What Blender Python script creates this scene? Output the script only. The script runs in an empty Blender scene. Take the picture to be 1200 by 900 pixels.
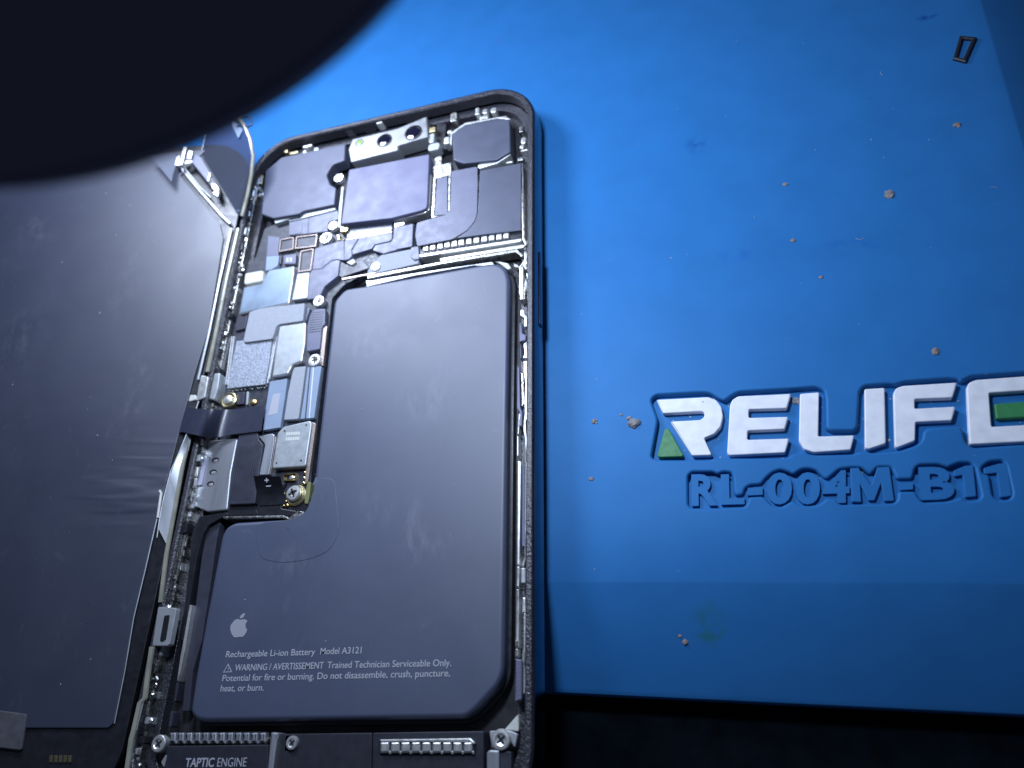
import bpy, bmesh, math, random
from mathutils import Vector, Matrix
from mathutils.geometry import tessellate_polygon
random.seed(7)
S = bpy.context.scene
S.unit_settings.system = 'METRIC'; S.unit_settings.scale_length = 0.01      # one unit is a centimetre
COL = S.collection
# ------------------------------------------------------------------ camera solved from the photograph
F_PX = 898.109
RC = ((0.95586712, 0.01317234, -0.2935039), (-0.1197821, -0.89472523, -0.43025458), (-0.26827281, 0.44642272, -0.85366062))
CAM = Vector((7.49364044, -7.10276095, 13.77807442))
AX, AY, AZ = [Vector((RC[0][i], RC[1][i], RC[2][i])) for i in range(3)]     # world axes in camera space
def ray(p):
    d = Vector(((p[0]-600)/F_PX, (p[1]-450)/F_PX, 1))
    return Vector((AX.dot(d), AY.dot(d), AZ.dot(d)))
def U(p, z):                                # photo point -> point on the level z
    r = ray(p); return CAM + r*((z-CAM.z)/r.z)
ZONES = dict(A=(270,90,6), B=(450,90,6), C=(240,230,6), D=(430,180,5.4545), E=(230,350,6), F=(190,470,5.714), G=(130,600,6),
    H=(130,750,6), I=(310,750,6), J=(480,750,6), K=(540,300,7.5), L=(560,420,7.5), M=(540,540,3.75), N=(760,440,5.295),
    O=(900,430,4), P=(150,120,6.667), Q=(0,150,3.75), R=(0,380,3.75), S=(0,600,3.75), T=(0,760,6), V=(380,180,7.5),
    W=(300,240,10), X=(250,320,10), Y=(210,430,12), Z=(290,530,12), a=(240,700,3.75), p=(0,0,1))
def zp(zone, pts):
    x, y, s = ZONES[zone]; return [(x+a/s, y+b/s) for a, b in pts]
def G2(zone, pts, z): return [tuple(U(q, z)[:2]) for q in zp(zone, pts)]
# ------------------------------------------------------------------ materials
def mat(name, col, rough=.5, metal=0, bump=0, bscale=40, rvar=0, cvar=0, cscale=3, spec=.5, coat=0, stretch=None, detail=3):
    m = bpy.data.materials.new(name); m.use_nodes = True
    nt = m.node_tree; n = nt.nodes; l = nt.links; b = n['Principled BSDF']
    b.inputs['Base Color'].default_value = (*col, 1); b.inputs['Roughness'].default_value = rough
    b.inputs['Metallic'].default_value = metal; b.inputs['Specular IOR Level'].default_value = spec
    b.inputs['Coat Weight'].default_value = coat
    tc = n.new('ShaderNodeTexCoord'); mp = n.new('ShaderNodeMapping'); l.new(tc.outputs['Object'], mp.inputs['Vector'])
    if stretch: mp.inputs['Scale'].default_value = stretch
    def noise(sc, de=3):
        q = n.new('ShaderNodeTexNoise'); q.inputs['Scale'].default_value = sc; q.inputs['Detail'].default_value = de
        l.new(mp.outputs[0], q.inputs['Vector']); return q
    if bump:
        q = noise(bscale, detail); bm = n.new('ShaderNodeBump'); bm.inputs['Strength'].default_value = bump; bm.inputs['Distance'].default_value = .02
        l.new(q.outputs['Fac'], bm.inputs['Height']); l.new(bm.outputs[0], b.inputs['Normal'])
    if rvar:
        q = noise(cscale*1.7, 5); mr = n.new('ShaderNodeMapRange')
        mr.inputs['From Min'].default_value = .3; mr.inputs['From Max'].default_value = .7
        mr.inputs['To Min'].default_value = max(.03, rough-rvar); mr.inputs['To Max'].default_value = min(1, rough+rvar)
        l.new(q.outputs['Fac'], mr.inputs['Value']); l.new(mr.outputs[0], b.inputs['Roughness'])
    if cvar:
        q = noise(cscale, 5); r = n.new('ShaderNodeValToRGB')
        r.color_ramp.elements[0].position = .3; r.color_ramp.elements[1].position = .7
        r.color_ramp.elements[0].color = (*[c*(1-cvar) for c in col], 1); r.color_ramp.elements[1].color = (*[min(1, c*(1+cvar)) for c in col], 1)
        l.new(q.outputs['Fac'], r.inputs['Fac']); l.new(r.outputs[0], b.inputs['Base Color'])
    return m
M = dict(
 silver=mat('bright_metal', (.76,.77,.76), .36, .8, .04, 25, .08, .08, 6),
 nickel=mat('nickel_shield', (.38,.41,.43), .46, .5, .03, 8, .08, .07, 4),
 blueshield=mat('blue_tinted_shield', (.20,.26,.33), .42, .5, .04, 8, .1, .2, 1.2),
 steel=mat('brushed_steel', (.40,.42,.46), .40, .7, .06, 30, .08, .1, 4, stretch=(1,.08,1)),
 clip=mat('dull_metal_clip', (.45,.45,.43), .35, 1, .4, 14, .15, .35, 9),
 gold=mat('gold_plating', (.85,.62,.25), .3, 1, .1, 20, .1),
 copper=mat('copper_edge', (.40,.33,.30), .4, .7, .1, 20),
 flex=mat('flex_film', (.10,.107,.17), .45, 0, .05, 12, .06, .12, 3, spec=.6),
 flexdark=mat('dark_flex_film', (.035,.037,.055), .42, 0, .04, 15, .06, .15, 3),
 ribbon=mat('navy_ribbon', (.028,.032,.055), .32, 0, .03, 20, .05, .1, 3, spec=.6),
 black=mat('black_plastic', (.012,.013,.018), .38, 0, .06, 30, .08, .2, 4),
 plate=mat('matte_cover_plate', (.072,.08,.12), .45, .2, .02, 60, .05, .08, 2),
 shieldlav=mat('lavender_shield', (.125,.13,.22), .5, 0, .02, 30, .06, .06, 1.5),
 pad=mat('grey_thermal_pad', (.30,.32,.36), .7, 0, .35, 45, .05, .10, 30),
 chip=mat('grainy_chip_top', (.30,.33,.39), .5, .2, .6, 40, .1, .45, 28),
 board=mat('circuit_board', (.028,.032,.045), .45, 0, .1, 20, .1, .5, 8),
 midframe=mat('midframe_dark', (.03,.03,.035), .5, .3, .1, 10, .1, .3, 3),
 cream=mat('cream_plastic', (.55,.56,.52), .5, 0, .05, 20, .05, .08, 5),
 white=mat('white_paint', (.75,.76,.78), .5, 0),
 sticker=mat('pale_blue_sticker', (.22,.28,.38), .5, 0, .02, 20, .05, .05, 4),
 lavsticker=mat('lilac_sticker', (.36,.36,.47), .5),
 print=mat('grey_print', (.36,.37,.42), .55),
 logo=mat('logo_print', (.40,.41,.46), .4, .3),
 frame=mat('dark_anodised_side', (.15,.165,.20), .16, 1, .02, 40, .04, .1, 3),
 lens=mat('lens_glass', (.006,.007,.02), .06, 0, spec=.8, coat=.5),
 greenlens=mat('flash_lens', (.22,.36,.06), .25, 0, .1, 20),
 brass=mat('brass_ring', (.55,.48,.28), .35, 1, .2, 20),
 olive=mat('olive_tape', (.16,.17,.06), .5),
 gasket=mat('clear_gasket', (.24,.24,.19), .22, 0, .12, 6, .1, .2, 3, spec=.7),
 letter=mat('white_rubber_letter', (.72,.74,.80), .55, 0, .08, 45, .05, .09, 4),
 green=mat('green_rubber', (.03,.20,.07), .55, 0, .08, 45, .05, .1, 6),
 crumb=mat('grey_crumb', (.19,.185,.195), .6, 0, .6, 20, 0, .4, 8),
 rust=mat('brown_crumb', (.22,.17,.15), .6, 0, .6, 20, 0, .4, 8),
 housing=mat('dark_housing', (.13,.13,.19), .7, 0, .03, 4, spec=.1),
 rubber=mat('black_rubber', (.012,.014,.02), .5, 0, .4, 10),
 solder=mat('solder_dots', (.7,.72,.74), .5, .5),
 dust=mat('dust', (.4,.42,.45), .8),
)
def rim_mat():
    m = mat('black_adhesive_rim', (.03,.03,.04), .34, 0, 1.0, 22, .12, .4, 22, spec=.7, detail=5); return m
M['rim'] = rim_mat()
def wave(m, sc, k, direction='RINGS'):
    nt = m.node_tree; n, l = nt.nodes, nt.links; b = n['Principled BSDF']; src = b.inputs['Base Color'].links[0].from_socket
    tc = n.new('ShaderNodeTexCoord'); w = n.new('ShaderNodeTexWave'); w.wave_type = direction; w.rings_direction = 'Z'; w.inputs['Scale'].default_value = sc; w.inputs['Distortion'].default_value = 2.5; w.inputs['Detail'].default_value = 1; w.inputs['Detail Scale'].default_value = .4
    mp = n.new('ShaderNodeMapping'); mp.inputs['Location'].default_value = (-1.2, -3.0, 0); l.new(tc.outputs['Object'], mp.inputs['Vector']); l.new(mp.outputs[0], w.inputs['Vector'])
    r = n.new('ShaderNodeMapRange'); r.inputs['From Min'].default_value = .78; r.inputs['To Max'].default_value = k; l.new(w.outputs['Fac'], r.inputs['Value'])
    mx = n.new('ShaderNodeMix'); mx.data_type = 'RGBA'; l.new(r.outputs[0], mx.inputs['Factor']); l.new(src, mx.inputs['A']); mx.inputs['B'].default_value = (.34,.35,.46,1); l.new(mx.outputs['Result'], b.inputs['Base Color'])
wave(M['flex'], 4.5, .13)
M['darkpad'] = mat('dark_foam', (.065,.066,.08), .8, 0, .3, 30, .05, .2, 6)
M['bracket'] = mat('sensor_bracket_metal', (.30,.31,.32), .4, .5, .03, 12, .08, .1, 4)
M['darkplate'] = mat('black_cover_plate', (.022,.024,.036), .5, .1, .03, 50, .06, .15, 3)
M['silverfilm'] = mat('silver_film', (.20,.21,.23), .3, .6, .05, 3)
def mask_sphere(nt, tcv, c, sx, sy, noise):
    n, l = nt.nodes, nt.links
    mp = n.new('ShaderNodeMapping'); mp.vector_type = 'POINT'
    mp.inputs['Location'].default_value = (-c[0]/sx, -c[1]/sy, 0); mp.inputs['Scale'].default_value = (1/sx, 1/sy, 1)
    l.new(tcv, mp.inputs['Vector'])
    g = n.new('ShaderNodeTexGradient'); g.gradient_type = 'SPHERICAL'; l.new(mp.outputs[0], g.inputs['Vector'])
    mu = n.new('ShaderNodeMath'); mu.operation = 'MULTIPLY'; l.new(g.outputs['Fac'], mu.inputs[0]); l.new(noise, mu.inputs[1])
    return mu.outputs[0]
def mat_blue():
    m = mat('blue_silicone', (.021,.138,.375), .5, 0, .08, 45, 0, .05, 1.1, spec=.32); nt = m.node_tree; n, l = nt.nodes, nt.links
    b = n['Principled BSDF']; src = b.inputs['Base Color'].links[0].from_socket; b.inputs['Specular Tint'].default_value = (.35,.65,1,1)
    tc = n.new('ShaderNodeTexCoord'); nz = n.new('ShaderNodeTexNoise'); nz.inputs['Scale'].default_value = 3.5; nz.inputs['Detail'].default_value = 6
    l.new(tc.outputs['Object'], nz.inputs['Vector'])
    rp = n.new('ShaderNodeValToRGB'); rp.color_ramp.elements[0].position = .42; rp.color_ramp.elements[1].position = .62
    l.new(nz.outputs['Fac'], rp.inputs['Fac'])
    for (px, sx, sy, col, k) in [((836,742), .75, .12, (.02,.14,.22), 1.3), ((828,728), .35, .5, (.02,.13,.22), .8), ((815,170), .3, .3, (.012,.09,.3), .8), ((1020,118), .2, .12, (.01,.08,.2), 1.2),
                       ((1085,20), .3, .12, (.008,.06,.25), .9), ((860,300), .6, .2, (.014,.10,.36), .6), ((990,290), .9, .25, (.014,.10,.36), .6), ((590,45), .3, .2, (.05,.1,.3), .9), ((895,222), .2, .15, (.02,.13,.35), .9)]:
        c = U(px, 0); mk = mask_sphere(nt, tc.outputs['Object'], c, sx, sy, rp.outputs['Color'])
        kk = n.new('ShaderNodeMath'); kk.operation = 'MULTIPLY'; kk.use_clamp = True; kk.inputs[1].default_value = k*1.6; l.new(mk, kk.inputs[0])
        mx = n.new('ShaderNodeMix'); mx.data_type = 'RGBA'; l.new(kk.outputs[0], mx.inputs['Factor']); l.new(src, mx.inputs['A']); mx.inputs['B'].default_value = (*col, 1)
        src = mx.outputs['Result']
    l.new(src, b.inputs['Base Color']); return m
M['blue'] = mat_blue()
def scratched(name, col, rough, spec, metal, smudge, sc):
    """coated film: broad smudges change the gloss, a few thin scratches lighten it"""
    m = mat(name, col, rough, metal, .03, 70, 0, .06, 1, spec=spec); nt = m.node_tree; n, l = nt.nodes, nt.links; b = n['Principled BSDF']
    tc = n.new('ShaderNodeTexCoord'); src = b.inputs['Base Color'].links[0].from_socket
    w = n.new('ShaderNodeTexNoise'); w.inputs['Scale'].default_value = .55; w.inputs['Detail'].default_value = 6; w.inputs['Distortion'].default_value = .8
    l.new(tc.outputs['Object'], w.inputs['Vector'])
    mr = n.new('ShaderNodeMapRange'); mr.inputs['From Min'].default_value = .35; mr.inputs['From Max'].default_value = .65
    mr.inputs['To Min'].default_value = rough-smudge; mr.inputs['To Max'].default_value = rough+smudge
    l.new(w.outputs['Fac'], mr.inputs['Value']); l.new(mr.outputs[0], b.inputs['Roughness'])
    for ang, s, th in ((.5, 1.3, .012), (-.9, .9, .010), (1.3, 1.9, .012)):
        mp = n.new('ShaderNodeMapping'); mp.inputs['Rotation'].default_value = (0,0,ang); mp.inputs['Scale'].default_value = (s*1.6, s*.25, 1); l.new(tc.outputs['Object'], mp.inputs['Vector'])
        v = n.new('ShaderNodeTexVoronoi'); v.feature = 'DISTANCE_TO_EDGE'; v.inputs['Scale'].default_value = sc; l.new(mp.outputs[0], v.inputs['Vector'])
        lt = n.new('ShaderNodeMath'); lt.operation = 'LESS_THAN'; lt.inputs[1].default_value = th; l.new(v.outputs['Distance'], lt.inputs[0])
        g = n.new('ShaderNodeTexNoise'); g.inputs['Scale'].default_value = 1.1+s; l.new(tc.outputs['Object'], g.inputs['Vector'])
        gt = n.new('ShaderNodeMapRange'); gt.inputs['From Min'].default_value = .56; gt.inputs['From Max'].default_value = .75; gt.inputs['To Max'].default_value = smudge*1.8
        l.new(g.outputs['Fac'], gt.inputs['Value'])
        mu = n.new('ShaderNodeMath'); mu.operation = 'MULTIPLY'; l.new(lt.outputs[0], mu.inputs[0]); l.new(gt.outputs[0], mu.inputs[1])
        mx = n.new('ShaderNodeMix'); mx.data_type = 'RGBA'; l.new(mu.outputs[0], mx.inputs['Factor']); l.new(src, mx.inputs['A']); mx.inputs['B'].default_value = (.3,.31,.36,1)
        src = mx.outputs['Result']
    l.new(src, b.inputs['Base Color']); return m
M['battery'] = scratched('battery_wrap', (.050,.064,.112), .49, .9, .0, .03, 1.0)
def smear(m, spots, col, k, stretch=(1,1,1)):
    nt = m.node_tree; n, l = nt.nodes, nt.links; b = n['Principled BSDF']; src = b.inputs['Base Color'].links[0].from_socket
    tc = n.new('ShaderNodeTexCoord'); mp = n.new('ShaderNodeMapping'); mp.inputs['Scale'].default_value = stretch; mp.inputs['Rotation'].default_value = (0,0,.6); l.new(tc.outputs['Object'], mp.inputs['Vector'])
    nz = n.new('ShaderNodeTexNoise'); nz.inputs['Scale'].default_value = 3; nz.inputs['Detail'].default_value = 8; nz.inputs['Roughness'].default_value = .7; l.new(mp.outputs[0], nz.inputs['Vector'])
    rp = n.new('ShaderNodeValToRGB'); rp.color_ramp.elements[0].position = .45; rp.color_ramp.elements[1].position = .75; l.new(nz.outputs['Fac'], rp.inputs['Fac'])
    for (x, y), sx, sy in spots:
        mk = mask_sphere(nt, tc.outputs['Object'], (x, y), sx, sy, rp.outputs['Color']); kk = n.new('ShaderNodeMath'); kk.operation = 'MULTIPLY'; kk.use_clamp = True; kk.inputs[1].default_value = k; l.new(mk, kk.inputs[0])
        mx = n.new('ShaderNodeMix'); mx.data_type = 'RGBA'; l.new(kk.outputs[0], mx.inputs['Factor']); l.new(src, mx.inputs['A']); mx.inputs['B'].default_value = (*col, 1); src = mx.outputs['Result']
    l.new(src, b.inputs['Base Color'])
smear(M['battery'], [(tuple(U(q, .63)[:2]), a, b_) for q, a, b_ in [((440,595), .7, .7), ((485,615), .5, 1.0), ((500,640), .9, .5), ((430,400), 1.3, .6), ((500,470), 1.2, .8), ((340,660), .8, .6)]], (.18,.19,.24), 1.2, (1.6,.6,1))
M['screen'] = scratched('screen_back_film', (.017,.024,.050), .51, .95, .0, .025, .8)
def film_mat(name='clear_film', k=.14, tint=(.42,.47,.56,1)):
    m = bpy.data.materials.new(name); m.use_nodes = True; nt = m.node_tree; n, l = nt.nodes, nt.links
    b = n['Principled BSDF']; b.inputs['Base Color'].default_value = (.25,.27,.33,1); b.inputs['Roughness'].default_value = .15
    t = n.new('ShaderNodeBsdfTransparent'); t.inputs['Color'].default_value = tint
    mx = n.new('ShaderNodeMixShader'); mx.inputs[0].default_value = k
    l.new(t.outputs[0], mx.inputs[1]); l.new(b.outputs[0], mx.inputs[2]); l.new(mx.outputs[0], n['Material Output'].inputs['Surface']); return m
M['film'] = film_mat(); M['frost'] = film_mat('frosted_film', .4, (.8,.82,.86,1))
# ------------------------------------------------------------------ mesh helpers
def area(p): return sum(p[i][0]*p[(i+1) % len(p)][1]-p[(i+1) % len(p)][0]*p[i][1] for i in range(len(p)))/2
def ccw(p): return list(p) if area(p) > 0 else list(p)[::-1]
def fillet(p, r, n=4):
    p = ccw(p)
    if r <= 0: return p
    out = []; N = len(p)
    for i in range(N):
        a, b, c = Vector(p[i-1]), Vector(p[i]), Vector(p[(i+1) % N])
        u, v = a-b, c-b
        rr = min(r, u.length*.45, v.length*.45)
        if rr < 1e-4 or abs(u.normalized().cross(v.normalized())) < .12: out.append(tuple(b)); continue
        s, e = b+u.normalized()*rr, b+v.normalized()*rr
        for k in range(n+1):
            t = k/n; q = s*(1-t)**2+b*2*t*(1-t)+e*t*t; out.append(tuple(q))
    return out
def inset(p, d):                            # positive d shrinks a counter-clockwise outline
    N = len(p); out = []
    for i in range(N):
        a, b, c = Vector(p[i-1]), Vector(p[i]), Vector(p[(i+1) % N])
        u, v = (b-a), (c-b)
        if u.length < 1e-7 or v.length < 1e-7: out.append(tuple(b)); continue
        u.normalize(); v.normalize(); nu, nv = Vector((-u.y, u.x)), Vector((-v.y, v.x))
        m = nu+nv
        if m.length < 1e-5: out.append(tuple(b)); continue
        m.normalize(); k = max(.5, m.dot(nu)); out.append(tuple(b+m*(d/k)))
    return out
class MB:
    def __init__(s): s.v, s.f, s.m, s.mats = [], [], [], []
    def mi(s, m):
        if m not in s.mats: s.mats.append(m)
        return s.mats.index(m)
    def add(s, vs, fs, m):
        o = len(s.v); s.v += [tuple(q) for q in vs]; k = s.mi(m)
        for f in fs:
            if len(f) > 4:
                for t3 in tessellate_polygon([[Vector(vs[i]) for i in f]]):
                    s.f.append([f[i]+o for i in t3]); s.m.append(k)
            else: s.f.append([i+o for i in f]); s.m.append(k)
    def slab(s, poly, z0, z1, m, bev=.01, cor=.02, seg=2, cap0=False):
        p = fillet(poly, cor); N = len(p); rings = [(p, z0)]
        bev = min(bev, (z1-z0)*.9)
        if bev > 0:
            for k in range(seg+1):
                a = k/seg*math.pi/2; rings.append((inset(p, bev*(1-math.cos(a))), z1-bev+bev*math.sin(a)))
        else: rings.append((p, z1))
        if bev > 0: rings.append((inset(rings[-1][0], min(.004, bev)), z1))
        vs = [(x, y, z) for q, z in rings for x, y in q]; fs = []
        for r in range(len(rings)-1):
            for i in range(N): j = (i+1) % N; fs.append([r*N+i, r*N+j, (r+1)*N+j, (r+1)*N+i])
        fs.append([(len(rings)-1)*N+i for i in range(N)])
        if cap0: fs.append([i for i in range(N)][::-1])
        s.add(vs, fs, m); return s
    def ring(s, outer, inner, z0, z1, m, bev=.008):      # same number of points in both
        N = len(outer); R = [(outer, z0), (outer, z1-bev), (inset(outer, bev), z1), (inset(inner, -bev), z1), (inner, z1-bev), (inner, z0)]
        vs = [(x, y, z) for q, z in R for x, y in q]; fs = []
        for r in range(len(R)-1):
            for i in range(N): j = (i+1) % N; fs.append([r*N+i, r*N+j, (r+1)*N+j, (r+1)*N+i])
        s.add(vs, fs, m); return s
    def dome(s, poly, z, h, w, m, cor, k=7):
        p = fillet(poly, cor, 6); N = len(p); vs = []; fs = []
        for j in range(k+1):
            u = j/k; vs += [(x, y, z-.002+h*(3*u*u-2*u**3)) for x, y in inset(p, w*u)]
        for j in range(k):
            for i in range(N): i2 = (i+1) % N; fs.append([j*N+i, j*N+i2, (j+1)*N+i2, (j+1)*N+i])
        fs.append([k*N+i for i in range(N)]); s.add(vs, fs, m); return s
    def lathe(s, c, prof, m, n=20):
        vs = []; fs = []
        for r, z in prof:
            for k in range(n): a = 2*math.pi*k/n; vs.append((c[0]+r*math.cos(a), c[1]+r*math.sin(a), z))
        for q in range(len(prof)-1):
            for k in range(n): j = (k+1) % n; fs.append([q*n+k, q*n+j, (q+1)*n+j, (q+1)*n+k])
        fs.append([(len(prof)-1)*n+k for k in range(n)])
        s.add(vs, fs, m); return s
    def tube(s, pts, r, m, n=8, flat=1):
        pts = [Vector(p) for p in pts]; vs = []; fs = []
        for i, p in enumerate(pts):
            d = (pts[min(i+1, len(pts)-1)]-pts[max(i-1, 0)]).normalized(); u = d.cross(Vector((0,0,1)))
            u = u.normalized() if u.length > 1e-4 else Vector((1,0,0)); w = u.cross(d)
            for k in range(n): a = 2*math.pi*k/n; vs.append(p+u*math.cos(a)*r+w*math.sin(a)*r*flat)
        for i in range(len(pts)-1):
            for k in range(n): j = (k+1) % n; fs.append([i*n+k, i*n+j, (i+1)*n+j, (i+1)*n+k])
        fs.append(list(range(n))[::-1]); fs.append([(len(pts)-1)*n+k for k in range(n)])
        s.add(vs, fs, m); return s
    def strip(s, a, b, m, th=.012):                       # ribbon between two 3-D edge lines, with thickness
        n = len(a); vs = [Vector(q) for q in a]+[Vector(q) for q in b]
        vs += [q-Vector((0,0,th)) for q in vs]; fs = []
        for i in range(n-1):
            fs += [[i, i+1, n+i+1, n+i], [2*n+i, 3*n+i, 3*n+i+1, 2*n+i+1], [i, 2*n+i, 2*n+i+1, i+1], [n+i, n+i+1, 3*n+i+1, 3*n+i]]
        fs += [[0, n, 3*n, 2*n], [n-1, 3*n-1, 4*n-1, 2*n-1]]
        s.add(vs, fs, m); return s
    def rock(s, c, r, m, flat=.6):
        bm = bmesh.new(); bmesh.ops.create_icosphere(bm, subdivisions=2, radius=1)
        k = [random.uniform(.75, 1.25) for _ in range(3)]
        vs = []
        for v in bm.verts:
            q = v.co*(1+random.uniform(-.22, .22)); vs.append((c[0]+q.x*r*k[0], c[1]+q.y*r*k[1], c[2]+q.z*r*flat))
        bm.verts.index_update(); fs = [[v.index for v in f.verts] for f in bm.faces]; bm.free(); s.add(vs, fs, m); return s
    def build(s, name, parent=None, ang=35, off=None):
        me = bpy.data.meshes.new(name)
        if off: s.v = [(x-off[0], y-off[1], z-off[2]) for x, y, z in s.v]
        me.from_pydata(s.v, [], s.f); me.update()
        for m in s.mats: me.materials.append(m)
        me.polygons.foreach_set('material_index', s.m); me.polygons.foreach_set('use_smooth', [True]*len(s.f))
        bm = bmesh.new(); bm.from_mesh(me); bmesh.ops.recalc_face_normals(bm, faces=bm.faces); bm.to_mesh(me); bm.free()
        me.set_sharp_from_angle(angle=math.radians(ang))
        o = bpy.data.objects.new(name, me); COL.objects.link(o)
        if parent: o.parent = parent
        return o
def tag(o, label=None, cat=None, group=None, kind=None):
    for k, v in (('label', label), ('category', cat), ('group', group), ('kind', kind)):
        if v: o[k] = v
    return o
def empty(name, loc=(0,0,0)):
    o = bpy.data.objects.new(name, None); o.location = loc; o.empty_display_size = .5; COL.objects.link(o); return o
def rrect(x0, y0, x1, y1, r, n=10):
    out = []
    for cx, cy, a in ((x1-r, y1-r, 0), (x0+r, y1-r, 90), (x0+r, y0+r, 180), (x1-r, y0+r, 270)):
        for k in range(n+1):
            t = math.radians(a+90*k/n); out.append((cx+r*math.cos(t), cy+r*math.sin(t)))
    return out
def glyphs(text, bold=0):
    """the built-in font as flat triangles, in text units"""
    cu = bpy.data.curves.new('glyph', 'FONT'); cu.body = text; cu.size = 1; cu.offset = bold; cu.resolution_u = 4
    o = bpy.data.objects.new('glyph', cu); COL.objects.link(o); dg = bpy.context.evaluated_depsgraph_get(); dg.update()
    me = o.evaluated_get(dg).to_mesh(); v = [tuple(q.co) for q in me.vertices]; f = [list(p.vertices) for p in me.polygons]
    o.evaluated_get(dg).to_mesh_clear(); bpy.data.objects.remove(o); bpy.data.curves.remove(cu); return v, f
def raised(mb, v, f, z0, z1, m):
    """flat glyph outline -> letters with sides"""
    bm = bmesh.new(); vs = [bm.verts.new((x, y, z0)) for x, y in v]
    for q in f:
        try: bm.faces.new([vs[i] for i in q])
        except ValueError: pass
    bmesh.ops.remove_doubles(bm, verts=bm.verts, dist=1e-5)
    g = bmesh.ops.extrude_face_region(bm, geom=list(bm.faces))
    for e in g['geom']:
        if isinstance(e, bmesh.types.BMVert): e.co.z = z1
    bm.verts.index_update(); mb.add([q.co[:] for q in bm.verts], [[q.index for q in fc.verts] for fc in bm.faces], m); bm.free()
def text_line(mb, text, p0, p1, z, h, m, bold=0, th=.003):
    """text from photo point p0 to p1 (ends of its baseline) on the level z, h = cap height in cm"""
    a, b = U(p0, z), U(p1, z); v, f = glyphs(text, bold)
    x0 = min(q[0] for q in v); x1 = max(q[0] for q in v); d = (b-a); L = d.length; d.normalize(); e = Vector((-d.y, d.x, 0))
    sx = L/(x1-x0); sy = h/.72
    w = [(a+d*(q[0]-x0)*sx+e*q[1]*sy) for q in v]; raised(mb, [(q.x, q.y) for q in w], f, z-.002, z+th, m)
def screw(mb, c, r, z, m=None, slot=True, ang=.5):
    m = m or M['silver']
    mb.lathe(c, [(r, z-.12), (r, z-.02), (r*.9, z), (r*.62, z+.004), (r*.5, z-.012), (.0001, z-.02)], m, 18)
    if slot:
        for k in range(2):
            a = ang+k*math.pi/2; d = Vector((math.cos(a), math.sin(a))); e = Vector((-d.y, d.x)); cc = Vector(c[:2]); w = r*.1
            q = [cc+d*r*.5+e*w, cc-d*r*.5+e*w, cc-d*r*.5-e*w, cc+d*r*.5-e*w]
            mb.add([(x.x, x.y, z-.008+k*.001) for x in q], [[0,1,2,3]], M['black'])
    return mb
# ================================================================== SETTING
t = MB(); t.slab([(-60,-40), (60,-40), (60,60), (-60,60)], -2.2, -1.0, mat('dark_table', (.0012,.003,.006), .8, 0, .2, 20, .1, .5, 2, spec=.05), 0, 0)
table = tag(t.build('table'), kind='structure')
# green ruling of a cutting mat on the bench under the blue mat
# ================================================================== BLUE MAT
ROT = math.radians(-3.1); PV = U((640,680), 0)
def mrot(x, y):                             # mat axes: origin at the step under the phone's right side
    c, s = math.cos(ROT), math.sin(ROT); return (PV.x+c*x-s*y, PV.y+s*x+c*y)
outer_top = [mrot(*q) for q in ((-24, .0), (9.26, .0), (9.26, 3.0), (9.26, 26), (-24, 26))]
mat_root = empty('work_mat', (PV.x, PV.y, -1.0))
tag(mat_root, 'blue silicone repair mat with raised white lettering under the opened phone', 'work mat')
moff = (PV.x, PV.y, -1.0)
brand_rec = zp('N', [(15,150),(45,120),(330,105),(380,108),(430,140),(470,160),(510,128),(560,100),(880,82)])+zp('O', [(225,92),(262,108),(270,150),(272,285),(290,298),(405,298),(420,280),(430,110),(455,85),(560,78),(600,82),(640,68),(850,52),(890,56),(905,70),(950,42),(1200,25),(1340,14),(1335,352),(1200,362),(1100,368),(960,378),(925,350),(914,292),(900,276),(750,283),(728,300),(720,345),(690,368),(610,394),(480,402),(430,392),(400,408),(215,412),(160,398)])+zp('N', [(930,480),(895,482),(860,511),(500,511),(415,508),(380,522),(45,522),(18,505),(60,275)])
code_rec = zp('N', [(245,620),(270,598),(400,597),(430,612),(460,597),(510,600),(522,625),(530,730),(545,748),(588,742),(600,700),(630,680),(700,675),(725,640),(770,600),(820,582),(870,598),(900,613),(950,580)])+zp('O', [(190,475),(225,483),(262,520),(280,525),(335,478),(400,470),(440,472),(482,505),(515,468),(578,468),(600,520),(612,526),(678,525),(690,475),(710,458),(800,455),(845,470),(862,462),(900,447),(950,447),(970,470),(990,560),(1000,605),(985,622),(930,628),(908,605),(880,618),(840,628),(725,634),(704,605),(690,582),(608,582),(606,620),(590,636),(520,640),(400,642),(340,645),(318,618),(275,614),(240,642),(195,650),(150,646),(115,625),(62,655),(20,648)])+zp('N', [(730,762),(705,748),(620,752),(612,790),(590,814),(450,820),(270,822),(247,803)])
one_rec = zp('O', [(1002,470),(1040,442),(1100,436),(1116,460),(1146,592),(1135,620),(1078,624),(1055,602),(1040,505),(1008,498)])
recs = []; DCODE = -.075
for q, cr in ((brand_rec, .09), (code_rec, .05), (one_rec, .05)):
    recs.append(fillet([tuple(U(p, 0)[:2]) for p in q], cr, 4))
DEP = -.13
bm = bmesh.new(); loops = []
LR = .045
def loop(pts, z):
    vs = [bm.verts.new((x, y, z)) for x, y in pts]; return vs
tops = [loop(outer_top, 0)]+[loop(inset(r, -LR-.006), 0) for r in recs]
edges = []
for vs in tops:
    for i in range(len(vs)): edges.append(bm.edges.new((vs[i], vs[(i+1) % len(vs)])))
bmesh.ops.triangle_fill(bm, use_beauty=True, use_dissolve=False, edges=edges)
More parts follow.
